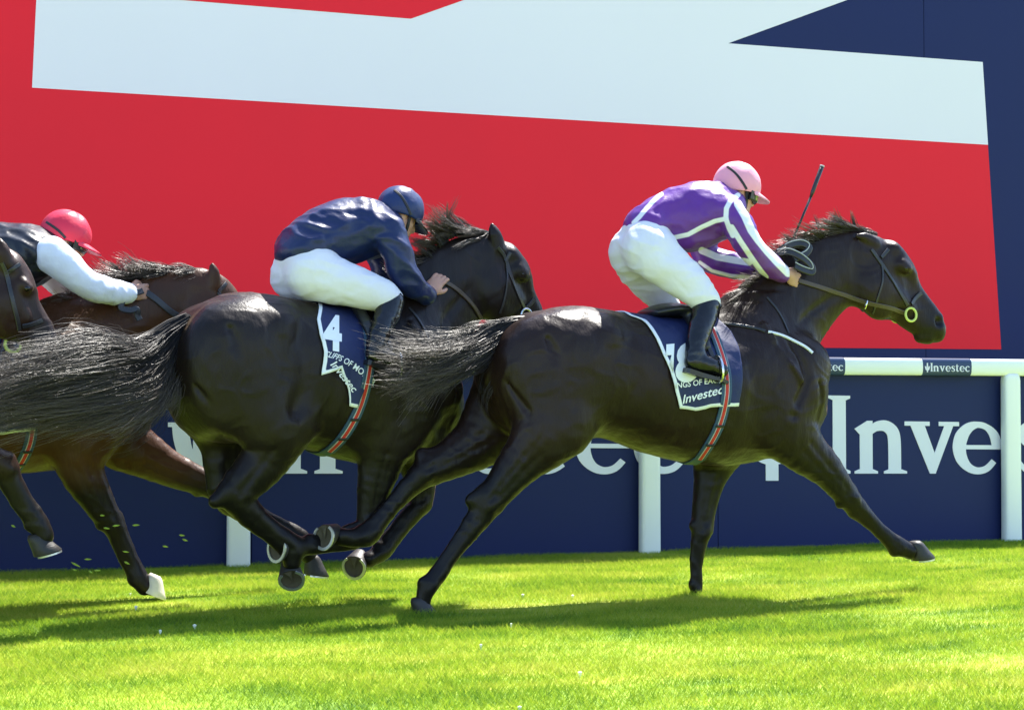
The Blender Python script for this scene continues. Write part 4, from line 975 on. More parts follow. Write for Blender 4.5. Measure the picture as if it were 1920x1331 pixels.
def decal(fr, bvh, bm, fn, name, parent, m=None, lift=0.004, cuts=(0.25, 0.25)):
    """lays a flat 2-D mesh onto a surface; fn(x,y)->pixel"""
    xs = [v.co.x for v in bm.verts]; ys = [v.co.y for v in bm.verts]
    for lo, hi, ax, st in ((min(xs), max(xs), 0, cuts[0]), (min(ys), max(ys), 1, cuts[1])):
        c = lo+st
        while c < hi:
            no = [0, 0, 0]; no[ax] = 1; co = [0, 0, 0]; co[ax] = c
            bmesh.ops.bisect_plane(bm, geom=bm.verts[:]+bm.edges[:]+bm.faces[:], plane_co=co, plane_no=no); c += st
    for v in bm.verts:
        u, w_ = fn(v.co.x, v.co.y); h, n_ = fr.cast(u, w_, bvh)
        if h is None: h = fr.px(u, w_, -0.3); n_ = np.array([0, -1.0, 0])
        if n_[1] > 0: n_ = -n_
        v.co = Vector(h+n_*lift)
    me = bpy.data.meshes.new(name); bm.to_mesh(me); bm.free(); return link(name, me, m or m_num, parent)
def affine(bm_w, o, ex, ey):
    return lambda x, y: (o[0]+x*ex[0]+y*ey[0], o[1]+x*ex[1]+y*ey[1])
def girth(fr, bvh, pix, parent, width=0.052, over=None):
    # one closed run: down the near side, under the belly, up the far side
    P, Nn = [], []
    for u, v in resample(catmull(np.array(pix, float), 6), 3.0):
        h, n_ = fr.cast(u, v, bvh)
        if over is not None:                       # the band lies over the saddle cloth where there is one
            h2, n2 = fr.cast(u, v, over)
            if h2 is not None: h, n_ = h2, (n2 if n2[1] < 0 else -n2)
        if h is not None and (not P or np.linalg.norm(h-P[-1]) < 0.08): P.append(h); Nn.append(n_)
    A = resample(np.concatenate([np.array(P), np.array(Nn)], 1), 0.012); A0 = A
    if len(A) > 8:
        B_ = np.pad(A, ((3, 3), (0, 0)), 'edge'); A = np.stack([np.convolve(B_[:, c], np.ones(7)/7, 'valid') for c in range(6)], 1); A[:, 3:] /= np.linalg.norm(A[:, 3:], axis=1)[:, None]
    far = []
    for q in A:
        far.append(np.array([q[0], -q[1], q[2], q[3], -q[4], q[5]]))
    a = A[-1]; mid = []
    for s_ in np.linspace(-1, 1, 13)[1:-1]:
        h = bvh.ray_cast(Vector((a[0]-0.004, a[1]*-s_, a[2]-0.6)), Vector((0, 0, 1)))
        if h[0] is not None and abs(h[0][2]-a[2]) < 0.12: mid.append(np.r_[np.array(h[0]), np.array(h[1])])
    allp = np.array(list(A)+mid+far[::-1]); g = ribbon(allp[:, :3], allp[:, 3:], width, 0.005, None, 0.004)
    o = g.build('girth', m_blue, parent, smooth=False)
    for s_ in (1, -1):
        Pp = A[:, :3]*np.array([1, s_, 1]); Np = A[:, 3:]*np.array([1, s_, 1])
        ribbon(Pp, Np, width*0.46, 0.0015, None, 0.0092).build('white_stripe', m_gwht, o); ribbon(Pp, Np, width*0.30, 0.0012, None, 0.0110).build('red_stripe', m_gred, o)
    for (u, v) in (pix[-3], pix[-2]):
        mb = MB()
        h, n_ = fr.cast(u, v, bvh)
        if h is not None:
            t = np.cross(n_, [0, 0, 1.0]); t /= np.linalg.norm(t); q = np.cross(n_, t)
            P = np.array([h+n_*0.013+t*x for x in np.linspace(-0.02, 0.02, 4)]); ribbon(P, np.array([n_]*4), 0.012, 0.004, mb, 0); mb.build('buckle', m_lea, o)
    return o
def saddle(fr, rows, flap, parent):
    S = SDF(0.007); S.tube(rows, 0.02)
    for f in flap: S.tube(f, 0.02)
    V, Q = S.build(2); return link('saddle', mesh_np('saddle', V, Q), m_saddle, parent)
def ring_mesh(c, n, r, t, seg=20):
    n, a, b = orth(n, (0.3, 0.1, 1)); P = [np.asarray(c)+r*(a*math.cos(q)+b*math.sin(q)) for q in np.linspace(0, 2*math.pi, seg)]
    mb = MB(); mb.tube(P, t, 6, caps=False); return mb
def bridle(fr, bvh, parent, cheek, brow, nose, throat, bit, head_top, ring_m, rein=None, rein_m=None, rw=0.016, nose_m=None):
    pix = (list(head_top)+list(cheek[1:])) if head_top else cheek
    o = straps(fr, bvh, pix, 0.018, 0.005, 'bridle', m_lea, parent, 0.002, sides=(0,)) or straps(fr, bvh, cheek, 0.018, 0.005, 'bridle', m_lea, parent, 0.002, sides=(0,))
    straps(fr, bvh, pix, 0.018, 0.005, 'cheekpiece', m_lea, o, 0.002, sides=(1,))
    straps(fr, bvh, brow, 0.018, 0.005, 'browband', m_lea, o, 0.003)
    straps(fr, bvh, nose, 0.020, 0.006, 'noseband', nose_m or m_lea, o, 0.003)
    if throat: straps(fr, bvh, throat, 0.010, 0.004, 'throatlash', m_lea, o, 0.002)
    h, n_ = fr.cast(*bit, bvh)
    for s in (1, -1):
        c = h+n_*0.012
        if s < 0: c = np.array([c[0], -c[1], c[2]])
        ring_mesh(c, (0.1, -1.0*s, 0.05), 0.034, 0.0065).build('bit_ring', ring_m, o, smooth=True)
    if rein:
        straps(fr, bvh, rein, rw, 0.005, 'rein', rein_m or m_lea, o, 0.006)
    return o
# ---- leader's tack
cl1, bc1 = saddle_cloth(f1, b1, [(1178, 592), (1203, 602), (1222, 624), (1241, 662), (1254, 694), (1265, 735), (1273, 762)], [(1335, 590), (1351, 606), (1370, 624), (1381, 648), (1388, 681), (1387, 729), (1382, 757)],
                        [(1273, 763), (1295, 766), (1333, 760), (1360, 758), (1382, 758)], 1.06, root1, seed=1)
decal(f1, bc1, text2d('1', 0.05), lambda x, y: (1231+x*64+y*3, 716-y*68-x*6), 'race_number', cl1)
decal(f1, bc1, text2d('8', 0.06), lambda x, y: (1266+x*62+y*3, 714-y*68-x*6), 'race_number', cl1)
decal(f1, bc1, text2d('WINGS OF EAGLES', 0.02), lambda x, y: (1251+x*9.6, 730-y*10.5-x*1.3), 'horse_name', cl1, cuts=(0.8, 0.6))
decal(f1, bc1, text2d('Investec', 0.02), lambda x, y: (1278+x*16.5+y*3, 757-y*17-x*4.3), 'sponsor_name', cl1, cuts=(0.6, 0.5))
girth(f1, b1, [(1332, 612), (1345, 645), (1357, 682), (1362, 713), (1360, 751), (1348, 797), (1330, 832), (1311, 860)], root1, over=bc1)
saddle(f1, f1.pts([(1215, 588, 0, 10, 5), (1250, 582, 0, 14, 5.2), (1295, 588, 0, 12, 5.6), (1330, 575, 0, 13, 3.6)]), [f1.pts([(1290, 590, -.14, 10, 1), (1310, 620, -.235, 12, .7), (1325, 650, -.285, 10, .6)]), f1.pts([(1290, 590, .14, 10, 1), (1310, 620, .235, 12, .7), (1325, 650, .285, 10, .6)])], root1)
bp1 = straps(f1, b1, [(1350, 606), (1390, 611), (1422, 617), (1438, 622)], 0.014, 0.004, 'breastplate', m_lea, root1, 0.003)
straps(f1, b1, [(1438, 622), (1465, 629), (1492, 641), (1512, 652), (1525, 664)], 0.013, 0.005, 'chest_strap', m_wstrap, bp1, 0.003)
straps(f1, b1, [(1436, 556), (1455, 578), (1468, 600), (1480, 628)], 0.010, 0.004, 'neck_strap', m_lea, bp1, 0.002)
bridle(f1, b1, root1, [(1652, 493), (1668, 518), (1688, 550), (1702, 574)], [(1667, 466), (1660, 474), (1650, 485)], [(1707, 572), (1716, 558), (1728, 548)], [(1653, 495), (1655, 524), (1644, 563), (1636, 590)], (1706, 588),
       [(1632, 466), (1642, 480), (1652, 494)], m_bitw, [(1494, 526), (1560, 546), (1622, 566), (1660, 575), (1697, 586)], m_leab, 0.022)
# ---- number four's tack
cl2, bc2 = saddle_cloth(f2, b2, [(572, 560), (596, 565), (598, 580), (594, 600), (598, 628), (606, 661), (604, 680), (600, 700)], [(684, 575), (688, 595), (691, 620), (692, 650), (689, 690), (680, 730), (666, 758)],
                        [(602, 703), (615, 698), (626, 692), (638, 722), (658, 758), (668, 760)], 1.06, root2, seed=2)
decal(f2, bc2, text2d('4', 0.06), lambda x, y: (607+x*46+y*0, 652-y*62+x*7), 'race_number', cl2)
decal(f2, bc2, text2d('CLIFFS OF MOHER', 0.02), lambda x, y: (606+x*8.2+y*6, 668-y*9.5+x*1.2+x*x*0.33), 'horse_name', cl2, cuts=(0.8, 0.6))
decal(f2, bc2, text2d('Investec', 0.02), lambda x, y: (618+x*9.3+y*12, 683-y*7+x*11.5), 'sponsor_name', cl2, cuts=(0.6, 0.5))
girth(f2, b2, [(682, 600), (690, 625), (693, 665), (690, 700), (680, 745), (664, 785), (642, 820), (617, 845)], root2, over=bc2)
saddle(f2, f2.pts([(600, 568, 0, 10, 5), (635, 566, 0, 13, 5.2), (680, 572, 0, 12, 5.2), (712, 560, 0, 13, 3.6)]), [f2.pts([(670, 578, -.14, 10, 1), (690, 610, -.235, 12, .7), (702, 640, -.285, 10, .6)]), f2.pts([(670, 578, .14, 10, 1), (690, 610, .235, 12, .7), (702, 640, .285, 10, .6)])], root2)
bp2 = straps(f2, b2, [(765, 575), (785, 600), (800, 630), (806, 660), (806, 690)], 0.012, 0.004, 'breastplate', m_lea, root2, 0.003)
bridle(f2, b2, root2, [(946, 478), (952, 500), (962, 530), (978, 568), (984, 580)], [(957, 474), (952, 482), (946, 490)], [(984, 580), (994, 570), (1002, 560)], [(948, 485), (951, 520), (946, 560), (936, 590)], (985, 592),
       [(932, 462), (940, 472), (947, 484)], m_steel, [(828, 527), (852, 540), (880, 566), (898, 592), (906, 606)], m_leab, 0.020)
# ---- the bay's tack
girth(f3, b3, [(60, 790), (58, 820), (50, 845), (38, 868), (28, 880)], root3)
cl3, bc3 = saddle_cloth(f3, b3, [(-60, 590), (-50, 640), (-45, 690), (-40, 740), (-35, 790)], [(55, 590), (68, 640), (72, 690), (70, 740), (66, 790)], [(-35, 800), (0, 808), (40, 806), (66, 800)], 1.06, root3, seed=3)
saddle(f3, f3.pts([(-80, 590, 0, 10, 5), (-40, 586, 0, 13, 5.2), (10, 592, 0, 12, 5.2), (40, 580, 0, 13, 3.6)]), [], root3)
bridle(f3, b3, root3, [(408, 545), (420, 570), (440, 600), (455, 620)], [(425, 530), (415, 540), (408, 550)], [(458, 618), (470, 605), (478, 595)], None, (460, 635), None, m_steel,
       [(268, 545), (290, 560), (328, 590), (380, 612), (440, 632)], m_lea, 0.030)
# ---- the dark head's bridle
bridle(f4, b4, root4, [(10, 512), (18, 540), (26, 575), (34, 605), (36, 622)], [(36, 496), (24, 504), (12, 512)], [(38, 612), (60, 608), (82, 600)], None, (26, 640), [(2, 490), (8, 502), (12, 514)], m_bitw,
       [(26, 642), (0, 655), (-40, 662), (-90, 640)], m_leab, 0.018)
cl4, bc4 = saddle_cloth(f4, b4, [(-60-390, 590), (-50-390, 640), (-45-390, 690), (-40-390, 740), (-35-390, 790)], [(55-390, 590), (68-390, 640), (72-390, 690), (70-390, 740), (66-390, 790)], [(-425, 800), (-390, 808), (-350, 806), (-324, 800)], 1.06, root4, seed=4)
# ------------------------------------------------------------------ manes and tails
def mane(fr, roots, dirs, n, parent, m, lat=0.03, L=(30, 60), seed=1, rad=0.0016, bend=(-.2, .5), latd=-0.03, per=26):
    """roots: pixel line along the crest; dirs: pixel direction at each root point; hairs gather in blown locks"""
    rng = np.random.default_rng(seed); Rt = np.array(roots, float); Dr = np.array(dirs, float); k = len(Rt); S = []
    for c in range(n//per):
        t0 = rng.uniform(0, k-1.001); a = int(t0); f = t0-a; d = Dr[a]*(1-f)+Dr[a+1]*f
        an = rng.normal(0, 0.38); d = np.array([d[0]*math.cos(an)-d[1]*math.sin(an), d[0]*math.sin(an)+d[1]*math.cos(an)])
        ln = rng.uniform(*L)*(1.35 if rng.random() < 0.15 else 1.0); lc = rng.normal(0, lat*0.5); lt = lc+rng.normal(latd, 0.035); bd = rng.uniform(*bend); wv = rng.uniform(-.25, .25); ph = rng.uniform(0, 6)
        tight = rng.uniform(0.15, 0.9)
        for i in range(per):
            t = np.clip(t0+rng.normal(0, 0.10), 0, k-1.001); a = int(t); f = t-a; r = Rt[a]*(1-f)+Rt[a+1]*f+rng.normal(0, 2.0, 2); l0 = lc+rng.normal(0, 0.012); e = rng.normal(0, 1, 2)*ln*0.10*tight
            rc = Rt[int(t0)]*(1-(t0-int(t0)))+Rt[int(t0)+1]*(t0-int(t0)); l_ = ln*rng.uniform(0.7, 1.08); l1 = lt+rng.normal(0, 0.010)
            P = []
            for s in np.linspace(0, 1, 7):
                g = r*(1-s)+(rc+(r-rc)*tight)*s
                q = g+d*l_*s+e*s+np.array([-abs(d[0])*0.3-0.1, bd])*l_*s*s*0.6+np.array([-d[1], d[0]])*wv*l_*math.sin(s*5+ph)*s*0.5
                P.append(fr.px(q[0], q[1], l0+(l1-l0)*s))
            S.append(P)
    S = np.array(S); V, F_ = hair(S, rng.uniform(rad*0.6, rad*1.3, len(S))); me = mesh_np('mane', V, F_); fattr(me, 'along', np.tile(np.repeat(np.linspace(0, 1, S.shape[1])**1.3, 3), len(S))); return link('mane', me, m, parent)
def tail(fr, guides, n, parent, m, seed=1, jit=0.03, curl=0.028, rad=0.0015, extra=None):
    G = [[fr.px(u, v, l) for u, v, l in g] for g in guides]
    S = guided_hair(G, n, 9, jit, curl, seed, 2.6)
    if extra: S = np.concatenate([S, guided_hair([[fr.px(u, v, l) for u, v, l in g] for g in extra[0]], extra[1], 9, 0.01, 0.015, seed+1, 1.5)]); n = len(S)
    V, F_ = hair(S, np.random.default_rng(seed).uniform(rad*0.6, rad*1.35, n)); me = mesh_np('tail', V, F_); fattr(me, 'along', (np.repeat(np.linspace(0, 1, S.shape[1])**1.2, 3)[None]*np.clip(np.repeat(np.random.default_rng(seed).uniform(0, 1, len(S)//24+2)**2.2, 24)[:len(S), None]*1.3+np.random.default_rng(seed+3).uniform(0, 0.25, (len(S), 1)), 0, 1.2)).ravel()); return link('tail', me, m, parent)  # whole locks coloured paler to imitate sunlit hair
mane(f1, [(1400, 548), (1440, 520), (1480, 490), (1520, 462), (1560, 440), (1600, 430), (1645, 440)], [(-.7, .2), (-.8, -.1), (-.85, -.3), (-.85, -.5), (-.8, -.6), (-.8, -.5), (-.9, -.1)], 2300, root1, m_hair_lit, seed=1, L=(24, 60))
mane(f2, [(745, 540), (775, 515), (805, 490), (825, 462), (850, 442), (880, 435), (915, 438)], [(-.8, -.2), (-.8, -.3), (-.7, -.6), (-.7, -.7), (-.7, -.7), (-.9, -.3), (-.9, .1)], 2300, root2, m_hair_lit, seed=2, L=(24, 64))
mane(f3, [(80, 590), (140, 570), (200, 555), (250, 525), (300, 512), (350, 505), (400, 515)], [(-.8, -.1), (-.8, -.2), (-.8, -.3), (-.75, -.5), (-.8, -.35), (-.9, -.1), (-.9, .1)], 2500, root3, m_hair_lit, seed=3, L=(30, 72))
mane(f4, [(-150, 520), (-110, 490), (-70, 470), (-35, 462), (0, 468)], [(-.8, -.3)]*5, 500, root4, m_hair, seed=4)
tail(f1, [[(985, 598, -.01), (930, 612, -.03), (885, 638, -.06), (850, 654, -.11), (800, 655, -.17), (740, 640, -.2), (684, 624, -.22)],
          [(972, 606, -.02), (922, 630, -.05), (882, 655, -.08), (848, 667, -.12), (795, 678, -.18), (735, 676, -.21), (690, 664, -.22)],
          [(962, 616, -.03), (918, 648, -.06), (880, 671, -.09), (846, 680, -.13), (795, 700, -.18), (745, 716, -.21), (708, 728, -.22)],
          [(956, 628, -.03), (918, 664, -.06), (882, 688, -.09), (848, 693, -.13), (805, 716, -.17), (780, 745, -.19), (762, 772, -.2)]], 3600, root1, m_hair_lit, 11, 0.012,
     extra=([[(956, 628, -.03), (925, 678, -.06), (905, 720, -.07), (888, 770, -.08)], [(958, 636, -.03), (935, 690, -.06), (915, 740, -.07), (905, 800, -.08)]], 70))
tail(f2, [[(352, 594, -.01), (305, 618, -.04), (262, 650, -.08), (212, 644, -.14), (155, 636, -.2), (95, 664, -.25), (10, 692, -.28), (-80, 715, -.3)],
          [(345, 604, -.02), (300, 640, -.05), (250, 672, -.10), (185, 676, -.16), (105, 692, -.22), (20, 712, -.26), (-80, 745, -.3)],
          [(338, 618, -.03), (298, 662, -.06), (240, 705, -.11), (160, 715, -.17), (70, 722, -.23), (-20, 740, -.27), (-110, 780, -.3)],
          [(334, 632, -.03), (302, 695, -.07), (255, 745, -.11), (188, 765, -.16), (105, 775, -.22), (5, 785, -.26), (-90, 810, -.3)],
          [(332, 645, -.03), (318, 705, -.07), (296, 752, -.1), (258, 778, -.13), (205, 796, -.16), (150, 800, -.18)]], 6000, root2, m_hair_lit, 12, 0.020)
def shift_tail(dx, dz):
    P = [[f1.px(u, v, l)+np.array([dx, 0, dz]) for u, v, l in g] for g in [[(965, 604, 0), (900, 620, 0), (820, 655, 0), (740, 690, 0)], [(955, 620, 0), (900, 660, 0), (850, 710, 0), (800, 760, 0)]]]
    return P
for rt, dx in ((root3, dx3), (root4, dx4)):
    V, F_ = hair(guided_hair(shift_tail(dx, dz3), 700, 10, 0.03, 0.01, 5), 0.0026); me = mesh_np('tail', V, F_); fattr(me, 'along', np.zeros(len(V))); link('tail', me, m_hair, rt)
# ------------------------------------------------------------------ jockeys
m_skin = mat('skin', (0.50, 0.27, 0.19), 0.5, 0.4, noise=(25, 0.12), sss=0.15)
m_boot = mat('black boot leather', (0.006, 0.006, 0.008), 0.16, 0.45, noise=(14, 0.4), bump=(18, 0.7))
m_gogg = mat('goggle rubber', (0.012, 0.012, 0.012), 0.3, 0.5)
m_lens = mat('goggle lens', (0.25, 0.34, 0.06), 0.08, 0.8, coat=1.0)
m_lensd = mat('dark goggle lens', (0.02, 0.02, 0.022), 0.08, 0.8, coat=1.0)
m_elas = mat('black elastic', (0.012, 0.011, 0.014), 0.6)
def silk(name, base, over=None, rough=0.38, sheen=0.2):
    return attr_mix_mat(name, base, over or base, 'stripe', 0.8, rough, 0.03, (22, 0.5), 0.38, 0.15)
m_breech = attr_mix_mat('white breeches', (0.70, 0.69, 0.74), (0.70, 0.69, 0.74), 'stripe', 1, 0.6, 0.05, (20, 0.6), 0.3, 0.04)
def dist_px(u, v, line):
    L = np.array(line, float); D = np.full(u.shape, 1e9)
    for a, b in zip(L[:-1], L[1:]):
        d = b-a; t = np.clip(((u-a[0])*d[0]+(v-a[1])*d[1])/(d@d), 0, 1); D = np.minimum(D, np.hypot(u-a[0]-d[0]*t, v-a[1]-d[1]*t))
    return D
def hand(S, w, d, a, n, sc_=1.0, open_=0.0, k=0.004):
    """w wrist, d along the forearm, a across the knuckles (thumb side +), n the way the palm faces"""
    w = np.asarray(w, float); d, a_, _ = orth(d, a); n = np.asarray(n, float); n = n-d*(n@d)-a_*(n@a_); n /= np.linalg.norm(n)
    s = sc_; M = np.stack([d, a_, n], 1)
    S.ell(w+d*0.048*s, (0.050*s, 0.042*s, 0.017*s), 0.012, rot=M)
    S.ell(w+d*0.030*s+a_*0.022*s+n*0.006*s, (0.034*s, 0.018*s, 0.018*s), 0.010, rot=M)
    for i, (o, ln) in enumerate(((0.030, 0.92), (0.010, 1.0), (-0.010, 0.95), (-0.029, 0.78))):
        p0 = w+d*0.082*s+a_*o*s; f = 1-open_
        p1 = p0+(d*(0.026+0.012*open_)+n*0.010*f)*ln*s
        p2 = p1+(d*(-0.002*f+0.024*open_)+n*0.026*f)*ln*s
        p3 = p2+(d*(-0.022*f+0.018*open_)+n*0.004*f)*ln*s
        S.tube([[*(w+d*0.055*s+a_*o*0.8*s), 0.0100*s, 1], [*p0, 0.0105*s, 1], [*p1, 0.0098*s, 1], [*p2, 0.0090*s, 1], [*p3, 0.0078*s, 1]], k, sub=2)
    q0 = w+d*0.028*s+a_*0.032*s+n*0.008*s
    S.tube([[*q0, 0.0125*s, 1], [*(q0+d*0.026*s+a_*0.016*s+n*0.012*s), 0.0112*s, 1], [*(q0+d*0.052*s+a_*(0.006+0.02*open_)*s+n*0.022*s), 0.0095*s, 1]], 0.006, sub=2)
class Head:
    def __init__(s, fr, u, v, lat, pitch, yaw=0.0, R_=0.1):
        s.c = fr.px(u, v, lat); cp, sp_ = math.cos(pitch), math.sin(pitch)
        s.f = np.array([cp*math.cos(yaw), cp*math.sin(yaw), sp_]); s.l = np.array([-math.sin(yaw), math.cos(yaw), 0]); s.u = np.cross(s.f, s.l)
    def p(s, a, b, l=0.0): return s.c+s.f*a+s.u*b+s.l*l
    def row(s, a, b, l, r, q=1.0): return [*s.p(a, b, l), r, q]
    def rot(s): return np.stack([s.f, s.l, s.u], 1)
def add_head(S, H, neck_to):
    S.ell(H.p(-0.005, 0.015), (0.092, 0.072, 0.095), 0.02, H.rot())                       # skull
    S.ell(H.p(0.028, -0.055), (0.062, 0.056, 0.075), 0.03, H.rot())                       # face
    S.tube([H.row(0.055, -0.105, 0, 0.026, 1.2), H.row(0.075, -0.112, 0, 0.018, 1.2)], 0.025)   # chin
    for s in (-1, 1):
        S.tube([H.row(0.0, -0.07, s*.055, 0.020), H.row(0.045, -0.105, s*.030, 0.018)], 0.02)    # jaw
        S.tube([H.row(0.05, -0.048, s*.045, 0.018), H.row(0.03, -0.045, s*.055, 0.016)], 0.015)  # cheekbone
        S.ell(H.p(0.082, -0.024, s*.030), (0.014, 0.018, 0.012), 0.010, H.rot(), mode='sub')     # eye socket
        S.ell(H.p(0.070, -0.024, s*.030), (0.012, 0.014, 0.010), 0.004, H.rot())                 # eyeball and lids
        S.tube([H.row(-0.005, -0.02, s*.073, 0.016, .5), H.row(-0.004, -0.05, s*.071, 0.012, .5)], 0.006)   # ear
    S.tube([H.row(0.082, -0.02, 0, 0.009, 1), H.row(0.100, -0.05, 0, 0.011, 1.1), H.row(0.090, -0.058, 0, 0.012, 1.3)], 0.008)   # nose
    S.tube([H.row(0.082, -0.078, 0, 0.010, 2.0), H.row(0.084, -0.080, 0, 0.009, 2.0)], 0.006)   # lips
    S.tube([H.row(0.078, -0.091, 0, 0.009, 1.8), H.row(0.080, -0.092, 0, 0.009, 1.8)], 0.006)
    S.ridge([list(H.p(0.094, -0.085, l)) for l in (-.022, 0, .022)], -0.004, 0.005)
    S.tube([H.row(-0.02, -0.04, 0, 0.056), [*(0.5*H.p(-0.03, -0.1)+0.5*np.asarray(neck_to)), 0.054, 1], [*neck_to, 0.065, 1.2]], 0.03)
def helmet(fr, H, parent, m_cap, m_peak, strap, sx=1.0, gog=None, lens=None, band_px=None, lift=0.012, peak_l=0.072):
    """silk-covered skull cap with peak, and goggles with elastic"""
    na, nb = 40, 22; V = []; F_ = []
    rng = np.random.default_rng(int(H.c[0]*1000) % 97); ph = rng.uniform(0, 6, 3)
    for j in range(nb):
        th = (j/(nb-1))*R(110)
        for i in range(na):
            a = 2*math.pi*i/na
            # lower at the back and over the ears
            t2 = th*(1.0+0.10*max(0, -math.cos(a))-0.06*max(0, math.cos(a)))
            wr = 1+0.016*math.sin(a*5+th*4+ph[0])*math.sin(th*2)+0.012*math.sin(a*9+th*3+ph[1])*math.sin(th)**2+0.008*abs(math.sin(a*3))
            V.append(H.p(-0.002+0.122*sx*wr*math.sin(t2)*math.cos(a), lift+0.116*sx*wr*math.cos(t2), 0.101*sx*wr*math.sin(t2)*math.sin(a)))
    for j in range(nb-1):
        for i in range(na): F_.append([j*na+i, (j+1)*na+i, (j+1)*na+(i+1) % na, j*na+(i+1) % na])
    me = mesh_np('helmet', np.array(V), np.array(F_, np.int32)); bm = bmesh.new(); bm.from_mesh(me); bmesh.ops.remove_doubles(bm, verts=bm.verts, dist=0.0005); bmesh.ops.recalc_face_normals(bm, faces=bm.faces); bm.to_mesh(me); bm.free()
    fattr(me, 'stripe', np.full(len(me.vertices), 9.0))
    o = link('helmet', me, m_cap, parent); sd = o.modifiers.new('thick', 'SOLIDIFY'); sd.thickness = 0.012; sd.offset = -1
    bv = BVHTree.FromPolygons([tuple(v.co) for v in me.vertices], [tuple(p.vertices) for p in me.polygons])
    # button on the crown
    # peak
    mb = MB(); V = []; n = 17
    for k, (ext, dz) in enumerate(((0.0, 0.002), (0.5, -0.004), (1.0, -0.012), (1.0, -0.019), (0.5, -0.012), (0.0, -0.006))):
        for i in range(n):
            a = R(-62+124*i/(n-1)); e = ext*peak_l*math.cos(a*1.25)
            V.append(H.p((0.116*sx+e)*math.cos(a), lift-0.018+dz-0.010*math.cos(a)*ext, (0.094*sx+e*0.35)*math.sin(a)))
    mb.add(V, [[k*n+i, k*n+i+1, ((k+1) % 6)*n+i+1, ((k+1) % 6)*n+i] for k in range(6) for i in range(n-1)]+[[k*n for k in range(6)], [k*n+n-1 for k in range(6)][::-1]])
    pk = mb.build('peak', m_peak, o, smooth=True); fattr(pk.data, 'stripe', np.full(len(pk.data.vertices), 9.0)); pk.modifiers.new('es', 'EDGE_SPLIT')
    if band_px: straps(fr, bv, band_px, 0.012, 0.003, 'elastic_band', strap, o, 0.002)
    if gog:
        P = []; Nn = []
        for i in range(15):
            a = R(-72+144*i/14); P.append(H.p(0.094*math.cos(a)+0.006, -0.028, 0.084*math.sin(a))); Nn.append(H.f*math.cos(a)+H.l*math.sin(a))
        g = ribbon(np.array(P), np.array(Nn), 0.052, 0.014).build('goggles', gog, parent, smooth=False)
        for s in (-1, 1):
            P = []; Nn = []
            for i in range(6):
                a = s*R(10+42*i/5); P.append(H.p(0.094*math.cos(a)+0.006, -0.028, 0.084*math.sin(a))); Nn.append(H.f*math.cos(a)+H.l*math.sin(a))
            ribbon(np.array(P), np.array(Nn), 0.034, 0.006, lift=0.012).build('lens', lens, g)
        # chin strap
    P = [H.p(0.02, -0.02, -0.078), H.p(0.035, -0.07, -0.066), H.p(0.05, -0.112, -0.030), H.p(0.055, -0.122, 0), H.p(0.05, -0.112, 0.030), H.p(0.035, -0.07, 0.066), H.p(0.02, -0.02, 0.078)]
    P = catmull(P, 4); Nn = P-H.p(0.01, -0.06); Nn /= np.linalg.norm(Nn, axis=1)[:, None]; ribbon(P, Nn, 0.014, 0.004, lift=0.002).build('chin_strap', strap, o)
    return o, bv
def sdf_obj(name, S, m, parent, sm=2, stripes=None, fr=None, wr=None):
    V, Q = S.build(sm)
    if wr:
        Nn = vert_normals(V, Q); h = 0
        for amp, sc3, warp, seed in wr:
            Pw = V*np.array(sc3)+warp*np.stack([vnoise(V*5, seed+1), vnoise(V*5+7, seed+2), vnoise(V*5+13, seed+3)], 1); h = h+amp*(crease(Pw, seed)-0.3)
        V = smooth_mesh((V+Nn*np.asarray(h)[:, None]).astype(np.float32), Q, 3)
    me = mesh_np(name, V, Q)
    if stripes is not None:
        u, v = fr.proj(V); D = np.full(len(V), 99.0)
        for line, wd in stripes: D = np.minimum(D, dist_px(u, v, line)-wd)
        fattr(me, 'stripe', D)
    else: fattr(me, 'stripe', np.full(len(V), 9.0))
    return link(name, me, m, parent), V, Q
def folds(S, fr, lines, lat=-0.15):
    for pts, amp, sig in lines: S.ridge([list(fr.px(*p)) for p in pts], amp, sig)
